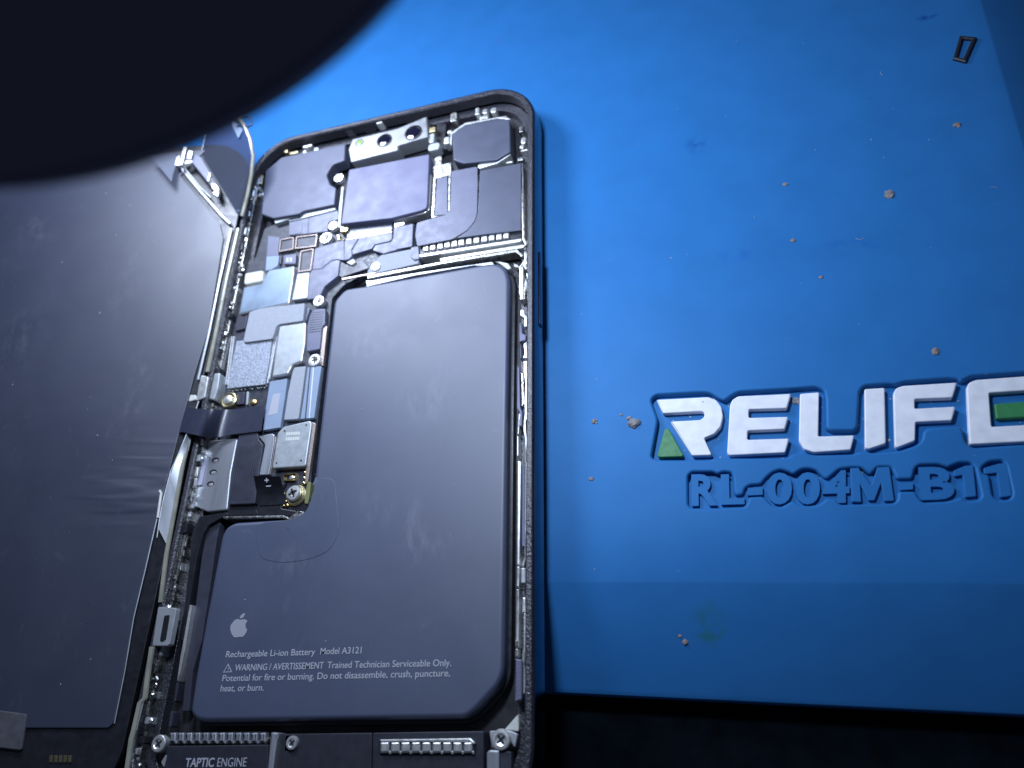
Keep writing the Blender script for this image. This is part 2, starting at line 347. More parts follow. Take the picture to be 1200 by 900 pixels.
for r, vs, dp in zip(recs, tops[1:], (-.13, -.075, -.075)):
    prev = vs
    for d, z in ((-LR, 0), (-.03, -.004), (-.012, -.016), (-.002, -.035), (.004, dp+.02), (.008, dp-.02)):
        cur = loop(inset(r, d), z)
        for i in range(len(cur)): j = (i+1) % len(cur); bm.faces.new((prev[i], prev[j], cur[j], cur[i]))
        prev = cur
bm.faces.new(loop([mrot(*q) for q in ((1.0, 1.82), (9.2, 1.82), (9.2, 4.5), (1.0, 4.5))], DEP))
bm.faces.new(loop([mrot(*q) for q in ((1.0, .2), (9.2, .2), (9.2, 1.82), (1.0, 1.82))], DCODE))
# sloping border: down from the plateau, then a thin edge
B0 = tops[0]
def bord(d, z):
    vs = loop([mrot(*q) for q in ((-24, -d), (9.26+d, -d), (9.26+d, 3.0), (9.26+d, 26), (-24, 26))], z)
    if -.68 < z < -.2:
        for v in vs[2:4]: v.co.z = z*1.45
    return vs
for d, z in ((.05, -.012), (1.78, -.58), (1.86, -.62), (1.88, -.67), (1.88, -.99)):
    cur = bord(d, z)
    for i in range(5):
        j = (i+1) % 5
        bm.faces.new((B0[i], B0[j], cur[j], cur[i]))
    B0 = cur
bmesh.ops.recalc_face_normals(bm, faces=bm.faces)
if sum(f.normal.z*f.calc_area() for f in bm.faces) < 0: bmesh.ops.reverse_faces(bm, faces=bm.faces)
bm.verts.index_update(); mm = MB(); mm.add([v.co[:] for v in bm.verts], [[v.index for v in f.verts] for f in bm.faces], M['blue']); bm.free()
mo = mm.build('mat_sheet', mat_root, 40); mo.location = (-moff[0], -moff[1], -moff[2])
LT = -.012
letters = [
 ('N', [(48,150),(300,137),(370,133),(420,152),(452,195),(462,250),(448,315),(408,362),(345,388),(391,488),(384,494),(270,497),(135,285),(320,275),(340,262),(348,245),(343,228),(325,222),(90,235)]),
 ('N', [(505,185),(520,150),(555,128),(885,113),(858,203),(622,210),(622,262),(868,255),(845,332),(615,342),(613,398),(873,390),(848,478),(500,495),(487,480)]),
 ('O', [(150,125),(240,118),(236,325),(405,320),(388,388),(215,400),(170,385),(145,345)]),
 ('O', [(452,103),(547,97),(553,358),(470,385),(455,378)]),
 ('O', [(588,122),(600,100),(630,88),(888,72),(865,143),(688,150),(688,195),(880,185),(862,250),(692,258),(690,345),(605,378),(595,370)]),
 ('O', [(932,92),(945,72),(975,60),(1270,38),(1247,107),(1036,121),(1048,280),(1250,269),(1228,348),(952,362),(945,355)])]
lb = MB()
for zn, q in letters: lb.slab(G2(zn, q, LT), DEP, LT, M['letter'], .02, .03, 3)
def mchild(mb, name): o = mb.build(name, mat_root); o.location = (-moff[0], -moff[1], -moff[2]); return o
mchild(lb, 'brand_lettering')
g1 = MB(); g1.slab(G2('N', [(100,330),(125,328),(216,490),(212,503),(65,508),(54,495)], LT-.01), DEP, LT-.01, M['green'], .02, .03, 3)
mchild(g1, 'green_triangle')
g2 = MB(); g2.slab(G2('O', [(1062,172),(1250,158),(1228,233),(1070,243)], LT-.02), DEP, LT-.02, M['green'], .02, .03, 3)
mchild(g2, 'green_bar')
cb = MB()
for ch, zn, (x0, y0, x1, y1), sk in [('R','N',(265,612,425,808),2), ('L','N',(448,612,592,800),2), ('-','N',(615,695,708,742),0), ('0','N',(735,602,890,800),0), ('0','N',(912,600,1064,800),0),
        ('4','O',(256,485,382,638),0), ('M','O',(385,472,590,632),0), ('-','O',(620,543,680,575),0), ('B','O',(705,468,865,622),6), ('1','O',(872,462,975,612),8), ('1','O',(1012,452,1140,612),8)]:
    if ch == 'M':
        cb.slab(G2('O', [(386,474),(424,472),(483,555),(513,470),(570,468),(592,627),(545,629),(530,545),(500,625),(470,626),(432,548),(438,633),(392,635)], LT), DEP, LT, M['blue'], .012, .015, 2); continue
    if ch == '1':
        xl = x0+2
        cb.slab(G2('O', [(x1-56,y0),(x1-18,y0),(x1+4,y1-8),(x1-52,y1),(x1-66,y0+44),(xl,y0+50),(xl-4,y0+22)] if x0 > 1000 else [(x1-50,y0),(x1-12,y0-2),(x1+2,y1-6),(x1-52,y1),(x1-62,y0+44),(xl,y0+52),(xl-4,y0+24)], LT), DEP, LT, M['blue'], .012, .02, 2); continue
    v, f = glyphs(ch, .035)
    ax, bx = min(q[0] for q in v), max(q[0] for q in v); ay, by = min(q[1] for q in v), max(q[1] for q in v)
    w = []
    for q in v:
        u, s = (q[0]-ax)/(bx-ax), (q[1]-ay)/(by-ay)
        px = x0+(x1-x0)*u+sk*(1-s)*2; py = y1+(y0-y1)*s-4*(u-.5)
        w.append(tuple(U(zp(zn, [(px, py)])[0], LT)[:2]))
    raised(cb, w, f, DEP, LT, M['blue'])
mchild(cb, 'model_lettering')
# ================================================================== PHONE
HX, HXL, HY = 3.875, 4.02, 8.0
RIM = .78
phone = empty('opened_phone', (0, 0, 0))
tag(phone, 'smartphone lying open with black battery and circuit board exposed', 'phone')
def part(name, mb, parent=phone, ang=35): return mb.build(name, parent, ang)
def P1(name, zone, pts, z1, th, m, parent=None, bev=.012, cor=.03, seg=2):
    mb = MB(); mb.slab(G2(zone, pts, z1), z1-th, z1, M[m], bev, cor, seg); return mb.build(name, parent or phone)
# body shell: outer side wall and black adhesive rim
sh = MB(); out = rrect(-HXL, -HY, HX, HY, 1.22, 14); W0 = .17
prof = [(.16, 0), (.05, .03), (-.01, .10), (-.028, .25), (-.03, .45), (-.022, .62), (-.004, .72), (.0, .745), (.012, .768), (.03, RIM)]
rings = [[(x, y, z) for x, y in inset(out, d)] for d, z in prof]; N = len(out)
vs = [q for r in rings for q in r]; fs = []
for r in range(len(rings)-1):
    for i in range(N): j = (i+1) % N; fs.append([r*N+i, r*N+j, (r+1)*N+j, (r+1)*N+i])
sh.add(vs, fs, M['frame'])
shell = part('side_frame', sh, ang=60)
rm = MB(); rm.ring(inset(out, .028), inset(out, W0), .5, RIM+.012, M['rim'], .03); part('adhesive_rim', rm)
fl = MB(); fl.slab(inset(out, .1), .05, .22, M['midframe'], 0, 0); part('midframe', fl)
# inner ledge behind the rim
lg = MB(); lg.ring(inset(out, W0-.002), inset(out, W0+.22), .2, .44, M['rim'], .01); part('inner_ledge', lg)
# side key: slot recess and key on the right-hand side wall
bt = MB()
y0, y1 = U(zp('p', [(633,298)])[0], .45).y, U(zp('p', [(636,383)])[0], .40).y
bt.add([(x, y, z) for y in (y1, y0) for x, z in ((3.86,.36),(3.925,.36),(3.94,.40),(3.94,.50),(3.925,.54),(3.86,.54))], [[0,1,7,6],[1,2,8,7],[2,3,9,8],[3,4,10,9],[4,5,11,10],[0,5,4,3,2,1],[6,7,8,9,10,11]], M['frame'])
bt.build('side_button', shell)
# ---------------------------------------------------------------- battery
BZ = .63
bpoly = [(389,368),(391,352),(404,338),(430,334),(570,308.5),(584,308),(593,314),(597,326),(594.5,480),(592,660),(590,788),(584,804),(556,834),(545,842),(240,846),(229,844),(222,835),(228,795),(240,729),(259,628),(264,618),(274,612),(337,608),(354,604),(364,592),(368,560),(375.5,491)]
bpw = [tuple(U(q, BZ)[:2]) for q in bpoly]
b = MB(); b.slab(bpw, .24, BZ, M['battery'], .09, .12, 6); batt = part('battery', b, ang=60)
fg = MB(); fg.slab(inset(fillet(bpw, .12), -.07), .23, .40, M['black'], .03, 0, 2); fg.build('wrap_flange', batt)
tx = MB(); TZ = BZ+.004
text_line(tx, 'Rechargeable Li-ion Battery', *zp('a', [(92,264),(484,253)]), TZ, .118, M['print'], .008)
text_line(tx, 'Model A3121', *zp('a', [(507,251),(688,246)]), TZ, .118, M['print'], .008)
text_line(tx, 'WARNING / AVERTISSEMENT', *zp('a', [(131,323),(521,313)]), TZ, .118, M['print'], .008)
text_line(tx, 'Trained Technician Serviceable Only.', *zp('a', [(537,312),(1083,302)]), TZ, .118, M['print'], .008)
text_line(tx, 'Potential for fire or burning. Do not disassemble, crush, puncture,', *zp('a', [(76,369),(1078,347)]), TZ, .118, M['print'], .008)
text_line(tx, 'heat, or burn.', *zp('a', [(68,414),(258,410)]), TZ, .118, M['print'], .008)
tri = [tuple(U(q, TZ)[:2]) for q in zp('a', [(80,331),(120,329),(103,291)])]; tri = ccw(tri)
tx.ring(tri, inset(tri, .015), TZ-.002, TZ+.003, M['print'], .001)
text_line(tx, '!', *zp('a', [(100,325),(103,325)]), TZ, .07, M['print'])
tx.build('warning_lettering', batt)
ap = MB()
apple = [(858,775),(870,760),(888,752),(905,757),(915,758),(930,753),(950,758),(961,768),(950,780),(945,800),(950,820),(958,830),(948,855),(932,876),(915,880),(895,879),(880,884),(862,878),(848,855),(839,825),(842,795)]
ap.slab(G2('G', apple, TZ), TZ-.002, TZ+.003, M['logo'], .001, .02)
ap.slab(G2('G', [(905,750),(910,732),(925,716),(943,710),(940,728),(928,745)], TZ), TZ-.002, TZ+.003, M['logo'], .001, .02)
ap.build('fruit_emblem', batt)
# pull tab bubble under the wrap: a low raised outline
bb = MB(); bb.slab([tuple(U(q, BZ)[:2]) for q in [(300,613),(301,642),(307,655),(330,660),(362,656),(388,645),(398,620),(396,600),(392,560),(372,560),(360,600),(340,610)]], BZ-.01, BZ+.006, M['battery'], .005, .25, 2)
bb.dome([tuple(U(q, BZ)[:2]) for q in [(369,556),(378,566),(385,580),(387,592),(383,606),(375,619),(362,632),(345,640),(330,628),(330,613),(362,602),(367,580)]], BZ, .009, .16, M['battery'], .15)
bb.build('adhesive_patch', batt, 70)
# black tape and flex beside the battery, left
P1('side_tape', 'G', [(680,95),(770,70),(745,180),(700,500),(640,900),(575,1120),(550,1400),(500,1400),(530,1100),(570,850),(640,300)], .46, .2, 'flexdark', cor=.02)
P1('black_bracket', 'F', [(250,772),(430,745),(445,760),(380,790),(310,830),(270,900),(230,1060),(190,1300),(140,1600),(120,1600),(170,1200),(200,880)], .56, .3, 'black', cor=.04)
# ---------------------------------------------------------------- top section
P1('camera_cover', 'p', [(311,200),(330,184),(405,168),(404,188),(390,193),(383,205),(387,216),(394,220),(392,240),(356,247.5),(350,251),(320,256),(306,251)], .66, .3, 'plate', bev=.03, cor=.05, seg=3)
P1('cover_lip', 'p', [(321,258),(350,253.5),(356,250),(393,243),(393,246),(357,253),(351,257),(339,259),(338,257),(322,262)], .58, .3, 'nickel', cor=.01)
sb = MB()
sb.slab([tuple(U(q, .68)[:2]) for q in [(408,175),(413,163),(466.5,150),(500,136),(502,160),(466.7,170.5),(466.7,176),(411,190)]], .3, .68, M['bracket'], .03, .03, 3)
sbr = part('sensor_bracket', sb)
for px, r, mm_, zz in (((421,167),.11,'greenlens',.69), ((450,164),.19,'lens',.70), ((484,155),.215,'lens',.70)):
    q = U(px, zz); lm = MB(); lm.lathe(q, [(r*1.12, zz-.1), (r*1.12, zz-.004), (r*.95, zz), (r*.9, zz-.02)], M['black'], 24)
    lm.lathe(q, [(r*.9, zz-.02), (r*.7, zz-.006), (r*.35, zz), (.0001, zz+.002)], M[mm_], 24)
    lm.build('sensor_lens', sbr)
P1('module_shield', 'V', [(218,142),(922,4),(905,440),(895,480),(850,500),(590,566),(148,617)], .70, .3, 'shieldlav', bev=.015, cor=.03)
mlp = MB(); q = G2('V', [(930,180),(945,180),(925,490),(880,525),(600,590),(590,575),(850,510),(905,470)], .60); mlp.slab(q, .35, .60, M['silver'], .02, .03, 3); part('shield_edge', mlp); mlp = MB()
q = G2('V', [(150,290),(170,290),(140,640),(120,660),(128,480)], .60); mlp.slab(q, .35, .60, M['nickel'], .01, .01); part('shield_edge', mlp)
oc = MB(); q = G2('B', [(480,400),(570,336),(800,292),(850,290),(885,305),(890,525),(790,585),(560,610),(485,585)], .67); oc.slab(q, .3, .67, M['plate'], .03, .04, 3)
octa = part('camera_module', oc)
oe = MB(); oe.slab(G2('B', [(470,390),(570,322),(860,272),(890,300),(800,290),(570,336),(480,402),(475,480),(465,470)], .62), .3, .62, M['silver'], .015, .01)
oe.slab(G2('B', [(665,612),(790,590),(885,530),(890,545),(800,605),(675,645),(662,630)], .6), .3, .6, M['silver'], .015, .01); oe.build('module_edge', octa)
P1('speaker_cover', 'D', [(722,108),(985,60),(985,488),(560,545),(640,492),(690,430),(708,370)], .64, .25, 'plate', cor=.02)
P1('camera_flex', 'D', [(540,112),(706,82),(708,200),(704,375),(690,428),(640,490),(545,547),(320,592),(308,520),(318,442),(420,412),(500,392),(525,360),(532,300)], .655, .02, 'flex', bev=.006, cor=.06, seg=1)
P1('flex_cover', 'D', [(447,156),(515,145),(515,378),(500,390),(430,397)], .62, .2, 'flex', cor=.02)
sf = MB(); sf.ring(ccw(G2('D', [(425,150),(535,130),(528,385),(410,412)], .6)), ccw(G2('D', [(440,160),(520,140),(518,380),(428,400)], .6)), .3, .6, M['clip'], .008); part('flex_surround', sf)
# contact row above the battery
st = MB(); st.slab(G2('D', [(335,588),(918,500),(985,488),(990,545),(340,650)], .56), .3, .56, M['black'], .01, .02)
strip = part('contact_holder', st)
cm = None
xs = [375,420,467,513,558,603,652,700,750,797,845,890]
for i, x in enumerate(xs):
    y = 602-(x-375)*.1553; c = U(zp('D', [(x, y)])[0], .60); mb = MB()
    q = G2('D', [(x-18,y-17),(x+18,y-22),(x+17,y+17),(x-19,y+21)], .60); mb.slab(q, .5, .60, M['silver'], .02, .02, 3); mb.build('contact', strip)
rl = MB(); rl.slab(G2('D', [(330,645),(985,540),(990,556),(960,566),(335,664)], .58), .3, .58, M['silver'], .02, .03, 3)
rl.slab(G2('D', [(460,668),(1000,578),(1012,590),(990,603),(470,688)], .56), .3, .56, M['silver'], .02, .03, 3)
rl.slab(G2('D', [(0,780),(470,690),(960,610),(1000,650),(985,660),(950,630),(480,706),(0,800)], .56), .3, .56, M['clip'], .015, .03, 3); part('crossbar', rl)
P1('corner_bracket', 'D', [(90,648),(282,610),(330,682),(330,702),(0,778),(5,745),(50,690)], .54, .2, 'pad', cor=.02)
P1('grey_insert', 'D', [(-10,812),(420,745),(800,690),(830,720),(680,715),(300,780),(0,850)], .50, .2, 'steel', cor=.01)
for q in ([(0,840),(20,845),(10,860),(-10,850)], [(820,690),(900,740),(925,735),(900,700),(850,690)], [(935,700),(965,712),(972,735),(940,722)]):
    P1('plastic_tab', 'D', q, .58, .2, 'cream', cor=.01)
P1('bar_foot', 'D', [(280,600),(330,590),(335,672),(300,680),(278,660)], .58, .2, 'flex', cor=.02)
# ---------------------------------------------------------------- logic board
bdp = [(338,255),(397,246),(402,262),(460,258),(486,262),(488,296),(447,300),(432,318),(402,335),(389,350),(386,380),(372,494),(366,540),(362,590),(355,602),(335,606),(300,606),(262,604),(268,560),(255,545),(262,460),(270,395),(280,330),(300,300),(310,268)]
bd = MB(); bd.slab([tuple(U(q, .46)[:2]) for q in bdp], .24, .46, M['board'], .01, .04); board = part('logic_board', bd)
def BP(name, zone, pts, z1, m, th=.2, bev=.012, cor=.025, seg=2): return P1(name, zone, pts, z1, th, m, board, bev, cor, seg)
BP('flex_cable', 'W', [(390,152),(620,118),(960,68),(965,170),(850,200),(835,310),(600,340),(385,362)], .55, 'flex')
BP('flex_fold', 'W', [(392,212),(500,192),(540,205),(535,330),(385,356)], .562, 'flex', .015, .004)
BP('flex_seam', 'W', [(612,160),(640,135),(645,140),(622,165),(612,335),(604,336)], .555, 'black', .01, .002, .005)
BP('flex_cable', 'V', [(200,640),(400,605),(590,590),(600,660),(590,680),(195,742)], .54, 'ribbon')
BP('gold_trace', 'V', [(195,745),(595,678),(596,692),(196,760)], .548, 'copper', .02, .004, .005)
BP('flex_cable', 'V', [(200,755),(596,694),(598,745),(580,768),(440,800),(420,835),(240,890),(190,830)], .56, 'flex')
BP('flex_cable', 'V', [(610,650),(780,615),(770,810),(620,850),(520,880),(425,850),(445,805),(585,775),(605,745)], .57, 'flex')
BP('flex_cable', 'V', [(645,660),(780,635),(772,815),(630,840)], .585, 'flex', .02, .006)
BP('steel_tab', 'V', [(612,615),(700,600),(705,625),(640,640),(620,660)], .58, 'silver')
# connector housings with copper-coloured edges
for pts in ([(282,402),(446,374),(440,520),(262,552)], [(468,372),(722,340),(702,488),(452,516)], [(520,538),(680,508),(645,768),(492,790)]):
    o = ccw(G2('W', pts, .55)); o = fillet(o, .03); mb = MB(); mb.ring(o, inset(o, .035), .4, .55, M['copper'], .01); mb.slab(inset(o, .034), .38, .515, M['flexdark'], 0, 0); c = mb.build('connector', board)
BP('small_chip', 'W', [(330,592),(470,572),(462,690),(322,694)], .54, 'flex')
mb = MB()
for a in ((355,625),(395,622)):
    for k in range(3): mb.slab(G2('W', [(a[0],a[1]+k*17),(a[0]+28,a[1]-3+k*17),(a[0]+27,a[1]+6+k*17),(a[0]-1,a[1]+9+k*17)], .545), .535, .545, M['white'], .001, 0)
mb.build('chip_marking', board)
BP('small_chip', 'W', [(250,600),(300,590),(290,690),(248,710)], .52, 'flexdark')
BP('flex_cable', 'W', [(140,358),(275,380),(255,550),(262,595),(120,608)], .55, 'flex')
BP('pale_shield', 'W', [(120,605),(268,592),(265,660),(250,715),(180,760),(110,772)], .565, 'sticker')
BP('pale_pad', 'C', [(282,540),(400,520),(412,528),(405,588),(395,598),(285,620),(274,612)], .60, 'cream', .2, .03, .05, 3)
BP('flex_cable', 'W', [(790,480),(1030,410),(1035,650),(940,640),(880,655),(760,750),(655,760),(690,510)], .57, 'flex')
BP('flex_cable', 'W', [(655,762),(765,752),(880,660),(940,645),(985,650),(960,830),(800,960),(740,1090),(600,1110),(630,800)], .585, 'flex', .14)
BP('flex_cable', 'W', [(1035,420),(1200,390),(1120,520),(1125,600),(1080,640),(1030,650)], .585, 'flex')
BP('flex_cable', 'W', [(985,655),(1060,700),(1250,640),(1330,740),(1000,850),(960,830)], .55, 'flexdark')
BP('steel_tab', 'W', [(1050,680),(1140,630),(1170,665),(1120,705)], .60, 'cream')
BP('gold_trace', 'W', [(1000,860),(1200,825),(1400,790),(1400,805),(1010,880)], .56, 'copper', .02, .004, .005)
BP('pale_pad', 'C', [(650,545),(735,535),(720,715),(612,730)], .56, 'nickel')
BP('white_sticker', 'C', [(655,605),(715,598),(708,652),(645,662)], .566, 'white', .01, .003, .01)
def shield(zone, pts, z, m, edge=.025):
    o = fillet(ccw(G2(zone, pts, z)), .05); mb = MB(); mb.slab(o, .4, z-.004, M['silver'], .03, 0, 3); mb.slab(inset(o, edge), z-.03, z+.002, M[m], .012, 0, 2); return mb.build('board_shield', board)
shield('C', [(445,520),(630,488),(618,600),(592,752),(370,800),(238,832),(272,640),(400,612)], .57, 'blueshield')
BP('thermal_pad', 'X', [(422,458),(540,415),(1065,352),(1072,365),(1050,560),(770,600),(735,630),(715,700),(690,770),(380,812),(348,800)], .615, 'pad', .2, .015, .04)
BP('board_chip', 'X', [(270,530),(400,490),(370,650),(250,680)], .52, 'flexdark')
BP('board_chip', 'E', [(283,296),(530,285),(515,420),(482,602),(216,632)], .56, 'chip', .15, .008, .015)
so = MB()
for (a, b_, n_) in (((250,270),(207,600),34), ((265,270),(222,600),34), ((565,270),(512,560),32), ((552,270),(500,590),32)):
    for k in range(n_):
        u = k/(n_-1); q = U(zp('E', [(a[0]+(b_[0]-a[0])*u, a[1]+(b_[1]-a[1])*u)])[0], .50); so.lathe(q, [(.022, .45), (.022, .49), (.014, .508), (.0001, .513)], M['solder'], 6)
for k in range(22):
    u = k/21; q = U(zp('E', [(230+260*u, 648-32*u+random.uniform(-6,6))])[0], .49); so.lathe(q, [(.018, .45), (.016, .485), (.0001, .495)], M['solder'], 6)
so.build('solder_joints', board)
shield('E', [(582,190),(756,164),(770,172),(766,300),(742,440),(672,468),(640,532),(530,552),(555,360)], .57, 'nickel')
BP('board_shield', 'E', [(560,195),(700,165),(705,172),(580,205),(560,225)], .55, 'silver', .1, .008, .01)
BP('board_chip', 'E', [(740,60),(800,65),(770,160),(735,140)], .53, 'flex')
BP('side_connector', 'E', [(815,85),(845,70),(908,68),(905,180),(885,195),(868,355),(780,372),(772,360),(782,180),(795,120)], .575, 'flex', .15, .02, .05, 3)
mb = MB()
for k in range(9):
    y = 90+k*17; mb.slab(G2('E', [(805-k*2,y+8),(895-k*2,y-4),(895-k*2,y+2),(805-k*2,y+14)], .579), .57, .579, M['ribbon'], .001, 0)
mb.build('connector_lines', board)
BP('board_edge', 'E', [(885,200),(920,190),(890,470),(875,470),(872,355)], .53, 'copper', .1, .006, .01)
BP('thermal_pad', 'E', [(690,482),(770,474),(745,660),(720,838),(712,846),(616,852),(645,660),(675,520)], .57, 'pad', .1, .01, .03)
BP('flex_cable', 'E', [(782,482),(880,474),(850,680),(828,838),(732,846),(760,660)], .565, 'sticker', .1, .008, .02)
mb = MB(); mb.slab(G2('E', [(797,480),(806,479),(770,842),(762,843)], .569), .56, .569, M['flexdark'], .001, 0); mb.slab(G2('E', [(822,478),(827,478),(796,840),(791,840)], .569), .56, .569, M['white'], .001, 0); mb.build('cable_stripe', board)
BP('blue_sticker', 'E', [(518,582),(640,562),(625,680),(590,905),(470,925),(490,760)], .57, 'sticker', .1, .006, .015)
BP('sticker_patch', 'E', [(540,672),(592,662),(570,808),(505,822)], .574, 'print', .006, .001, .01)
# dark lower board corner with standoff and gold blob
BP('board_chip', 'E', [(285,660),(340,655),(335,740),(280,745)], .53, 'flexdark', .1)
BP('board_chip', 'E', [(352,655),(368,652),(362,745),(346,748)], .52, 'nickel', .1)
q = U(zp('E', [(395,725)])[0], .50); mb = MB(); mb.rock((q.x, q.y, .49), .075, M['gold'], .35); mb.build('solder_blob', board)
q = U(zp('E', [(225,712)])[0], .60); mb = MB(); mb.lathe(q, [(.2, .4), (.2, .585), (.17, .605), (.14, .60), (.13, .57), (.0001, .56)], M['brass'], 24); mb.lathe(q, [(.11, .55), (.11, .62), (.08, .64), (.0001, .645)], M['silver'], 18); mb.build('standoff', board)
# connector shield near the battery plug
o = fillet(ccw(G2('F', [(812,170),(985,130),(1002,140),(998,180),(962,428),(950,438),(742,452),(735,440),(772,212)], .60)), .03); mb = MB(); mb.slab(o, .4, .60, M['nickel'], .03, 0, 3); plug = mb.build('plug_shield', board)
mb = MB()
for c in ((965,160),(820,200),(765,415),(930,398)):
    q = U(zp('F', [c])[0], .603); mb.lathe(q, [(.022, .595), (.022, .603), (.0001, .603)], M['black'], 10)
for y in (208, 243):
    for k in range(6):
        x = 832+k*15.5-(y-208)*.12; mb.slab(G2('F', [(x,y+2-k),(x+13,y-k),(x+10,y+22-k),(x-3,y+24-k)], .604), .598, .604, M['cream'], .001, 0)
mb.build('shield_marking', plug)
BP('steel_bracket', 'F', [(640,235),(735,218),(752,228),(745,300),(715,492),(650,495),(690,290)], .56, 'steel')
BP('board_edge', 'F', [(752,240),(765,240),(725,490),(714,490)], .52, 'copper', .1, .005, .01)
BP('board_edge', 'F', [(1005,140),(1028,150),(975,540),(955,560),(962,440)], .54, 'copper', .1, .006, .02)
BP('speaker_plate', 'F', [(250,285),(330,262),(505,248),(460,480),(435,728),(305,742),(185,690),(190,640),(240,400)], .56, 'steel', .2, .03, .05, 3)
mb = MB()
for c in ((356,394),(340,474),(323,553)):
    mb = MB(); q = U(zp('F', [c])[0], .565); pl = [(q.x+.095*math.cos(a)+.0, q.y+.06*math.sin(a)) for a in [k*math.pi/8 for k in range(16)]]
    mb.slab(pl, .55, .564, M['black'], .002, 0); mb.slab([(q.x+(x-q.x)*.6+.015, q.y+(y-q.y)*.6-.02) for x, y in pl], .55, .568, M['silver'], .004, 0); mb.build('vent_hole', board)  # hole's dark and its highlight are put in as black and silver ovals
BP('lilac_sticker', 'F', [(235,398),(292,385),(298,392),(265,562),(208,568),(203,560)], .60, 'lavsticker', .1, .006, .02)
BP('wide_flex', 'F', [(512,222),(640,210),(645,255),(675,292),(655,420),(620,685),(440,692),(470,500)], .60, 'flexdark', .16, .015, .03)
mb = MB()
for k in range(11):
    x = 520+k*13; mb.slab(G2('F', [(x,300),(x+2,300),(x-58,670),(x-60,670)], .602), .598, .602, M['black'], .0005, 0)
mb.build('flex_lines', board)
BP('flex_fold', 'F', [(440,695),(620,688),(645,760),(435,770)], .52, 'black')
# battery plug: black flag with its marks, flex under it
BP('plug_flex', 'F', [(640,560),(830,550),(790,610),(800,720),(900,735),(880,770),(640,765)], .52, 'black', .2, .02, .03)
fa = [U(q, .80) for q in zp('F', [(612,500),(790,504)])]; fb = [U(q, .54) for q in zp('F', [(650,700),(838,690)])]
mb = MB(); n_ = 8; A_, B_ = [], []
for k in range(n_+1):
    u = k/n_; z = .80-(.26)*(1-(1-u)**2)
    qa, qb = zp('F', [(612+38*u, 500+200*u), (790+42*u, 504+186*u)]); A_.append(U(qa, z)); B_.append(U(qb, z))
mb.strip(A_, B_, M['black'], .015); flag = mb.build('battery_plug', board)
mb = MB()
for pts in ([(688,529),(716,527),(716,533),(688,535)], [(698,517),(704,517),(706,545),(700,545)], [(698,568),(730,566),(730,572),(698,574)]):
    w = [U(q, .77 if pts[0][1] < 560 else .735) for q in zp('F', pts)]; w2 = [q+Vector((.0,0,.012)) for q in w]; mb.add(w2, [[0,1,2,3]], M['print'])
mb.build('polarity_marks', flag)
mb = MB()
for c, r in [((800,285),.035),((792,360),.03),((780,430),.035),((830,228),.022),((410,590),.022),((448,580),.026),((500,578),.028),((437,638),.028),((488,634),.028),((483,690),.026),((533,686),.026),((502,745),.026),((553,740),.028),((604,738),.028)]:
    q = U(zp('Z', [c])[0], .53); mb = MB(); mb.lathe(q, [(r, .45), (r, .522), (r*.6, .53), (.0001, .532)], M['gold'], 10); mb.build('test_point', board)
mb = MB(); o = fillet(ccw(G2('Z', [(500,305),(690,285),(672,398),(500,405)], .52)), .02); mb.ring(o, inset(o, .025), .45, .52, M['gold'], .005); mb.rock(tuple(U(zp('Z',[(620,350)])[0], .50)[:2])+(.49,), .05, M['silver'], .5); mb.build('gold_frame', board)
BP('olive_tape', 'Z', [(838,418),(890,410),(870,620),(845,730),(795,720),(812,560)], .54, 'olive', .15, .02, .04)
q = U(zp('Z', [(645,575)])[0], .60); mb = MB(); mb.lathe((q.x+.03, q.y-.03), [(.225, .4), (.225, .53), (.205, .545), (.17, .54)], M['brass'], 28); mb.lathe(q, [(.12, .50), (.12, .54), (.165, .56), (.165, .60), (.14, .625), (.07, .63), (.05, .60), (.0001, .59)], M['silver'], 24)
for k in range(2):
    a = .4+k*math.pi/2; d = Vector((math.cos(a), math.sin(a), 0))*.1; e = Vector((-d.y, d.x, 0))*.2; mb.add([q+d+e+Vector((0,0,.034)), q-d+e+Vector((0,0,.034)), q-d-e+Vector((0,0,.034)), q+d-e+Vector((0,0,.034))], [[0,1,2,3]], M['black'])
mb.build('screw', board)
BP('bracket_lip', 'F', [(405,772),(815,766),(850,785),(900,738),(940,738),(950,752),(900,788),(845,800),(800,782),(410,788)], .60, 'clip', .3, .01, .03)
BP('corner_foot', 'F', [(815,770),(980,540),(1000,555),(985,700),(930,770),(850,788)], .50, 'black', .25, .02, .05)
for c, r, zz in (((390,264),.135,.60), ((381.5,278.5),.17,.60), ((373,352.5),.15,.60), ((368,421.7),.16,.60)):
    mb = MB(); screw(mb, U(c, zz), r, zz, M['silver'], True, random.random()*1.5); mb.build('screw', board)
mb = MB(); screw(mb, U((440,312), .58), .12, .58, M['silver'], False); mb.build('screw', board)
mb = MB(); screw(mb, U((396.7,208), .64), .14, .64, M['silver'], False); part('screw', mb)
mb = MB()
for z_, pts, z in (('W', [(985,250),(1085,262),(1070,310),(985,320)], .60), ('W', [(935,350),(980,345),(985,400),(1040,400),(1035,415),(960,415)], .58)):
    mb = MB(); mb.slab(G2(z_, pts, z), .4, z, M['brass'], .02, .02, 2); mb.build('spring_contact', board)
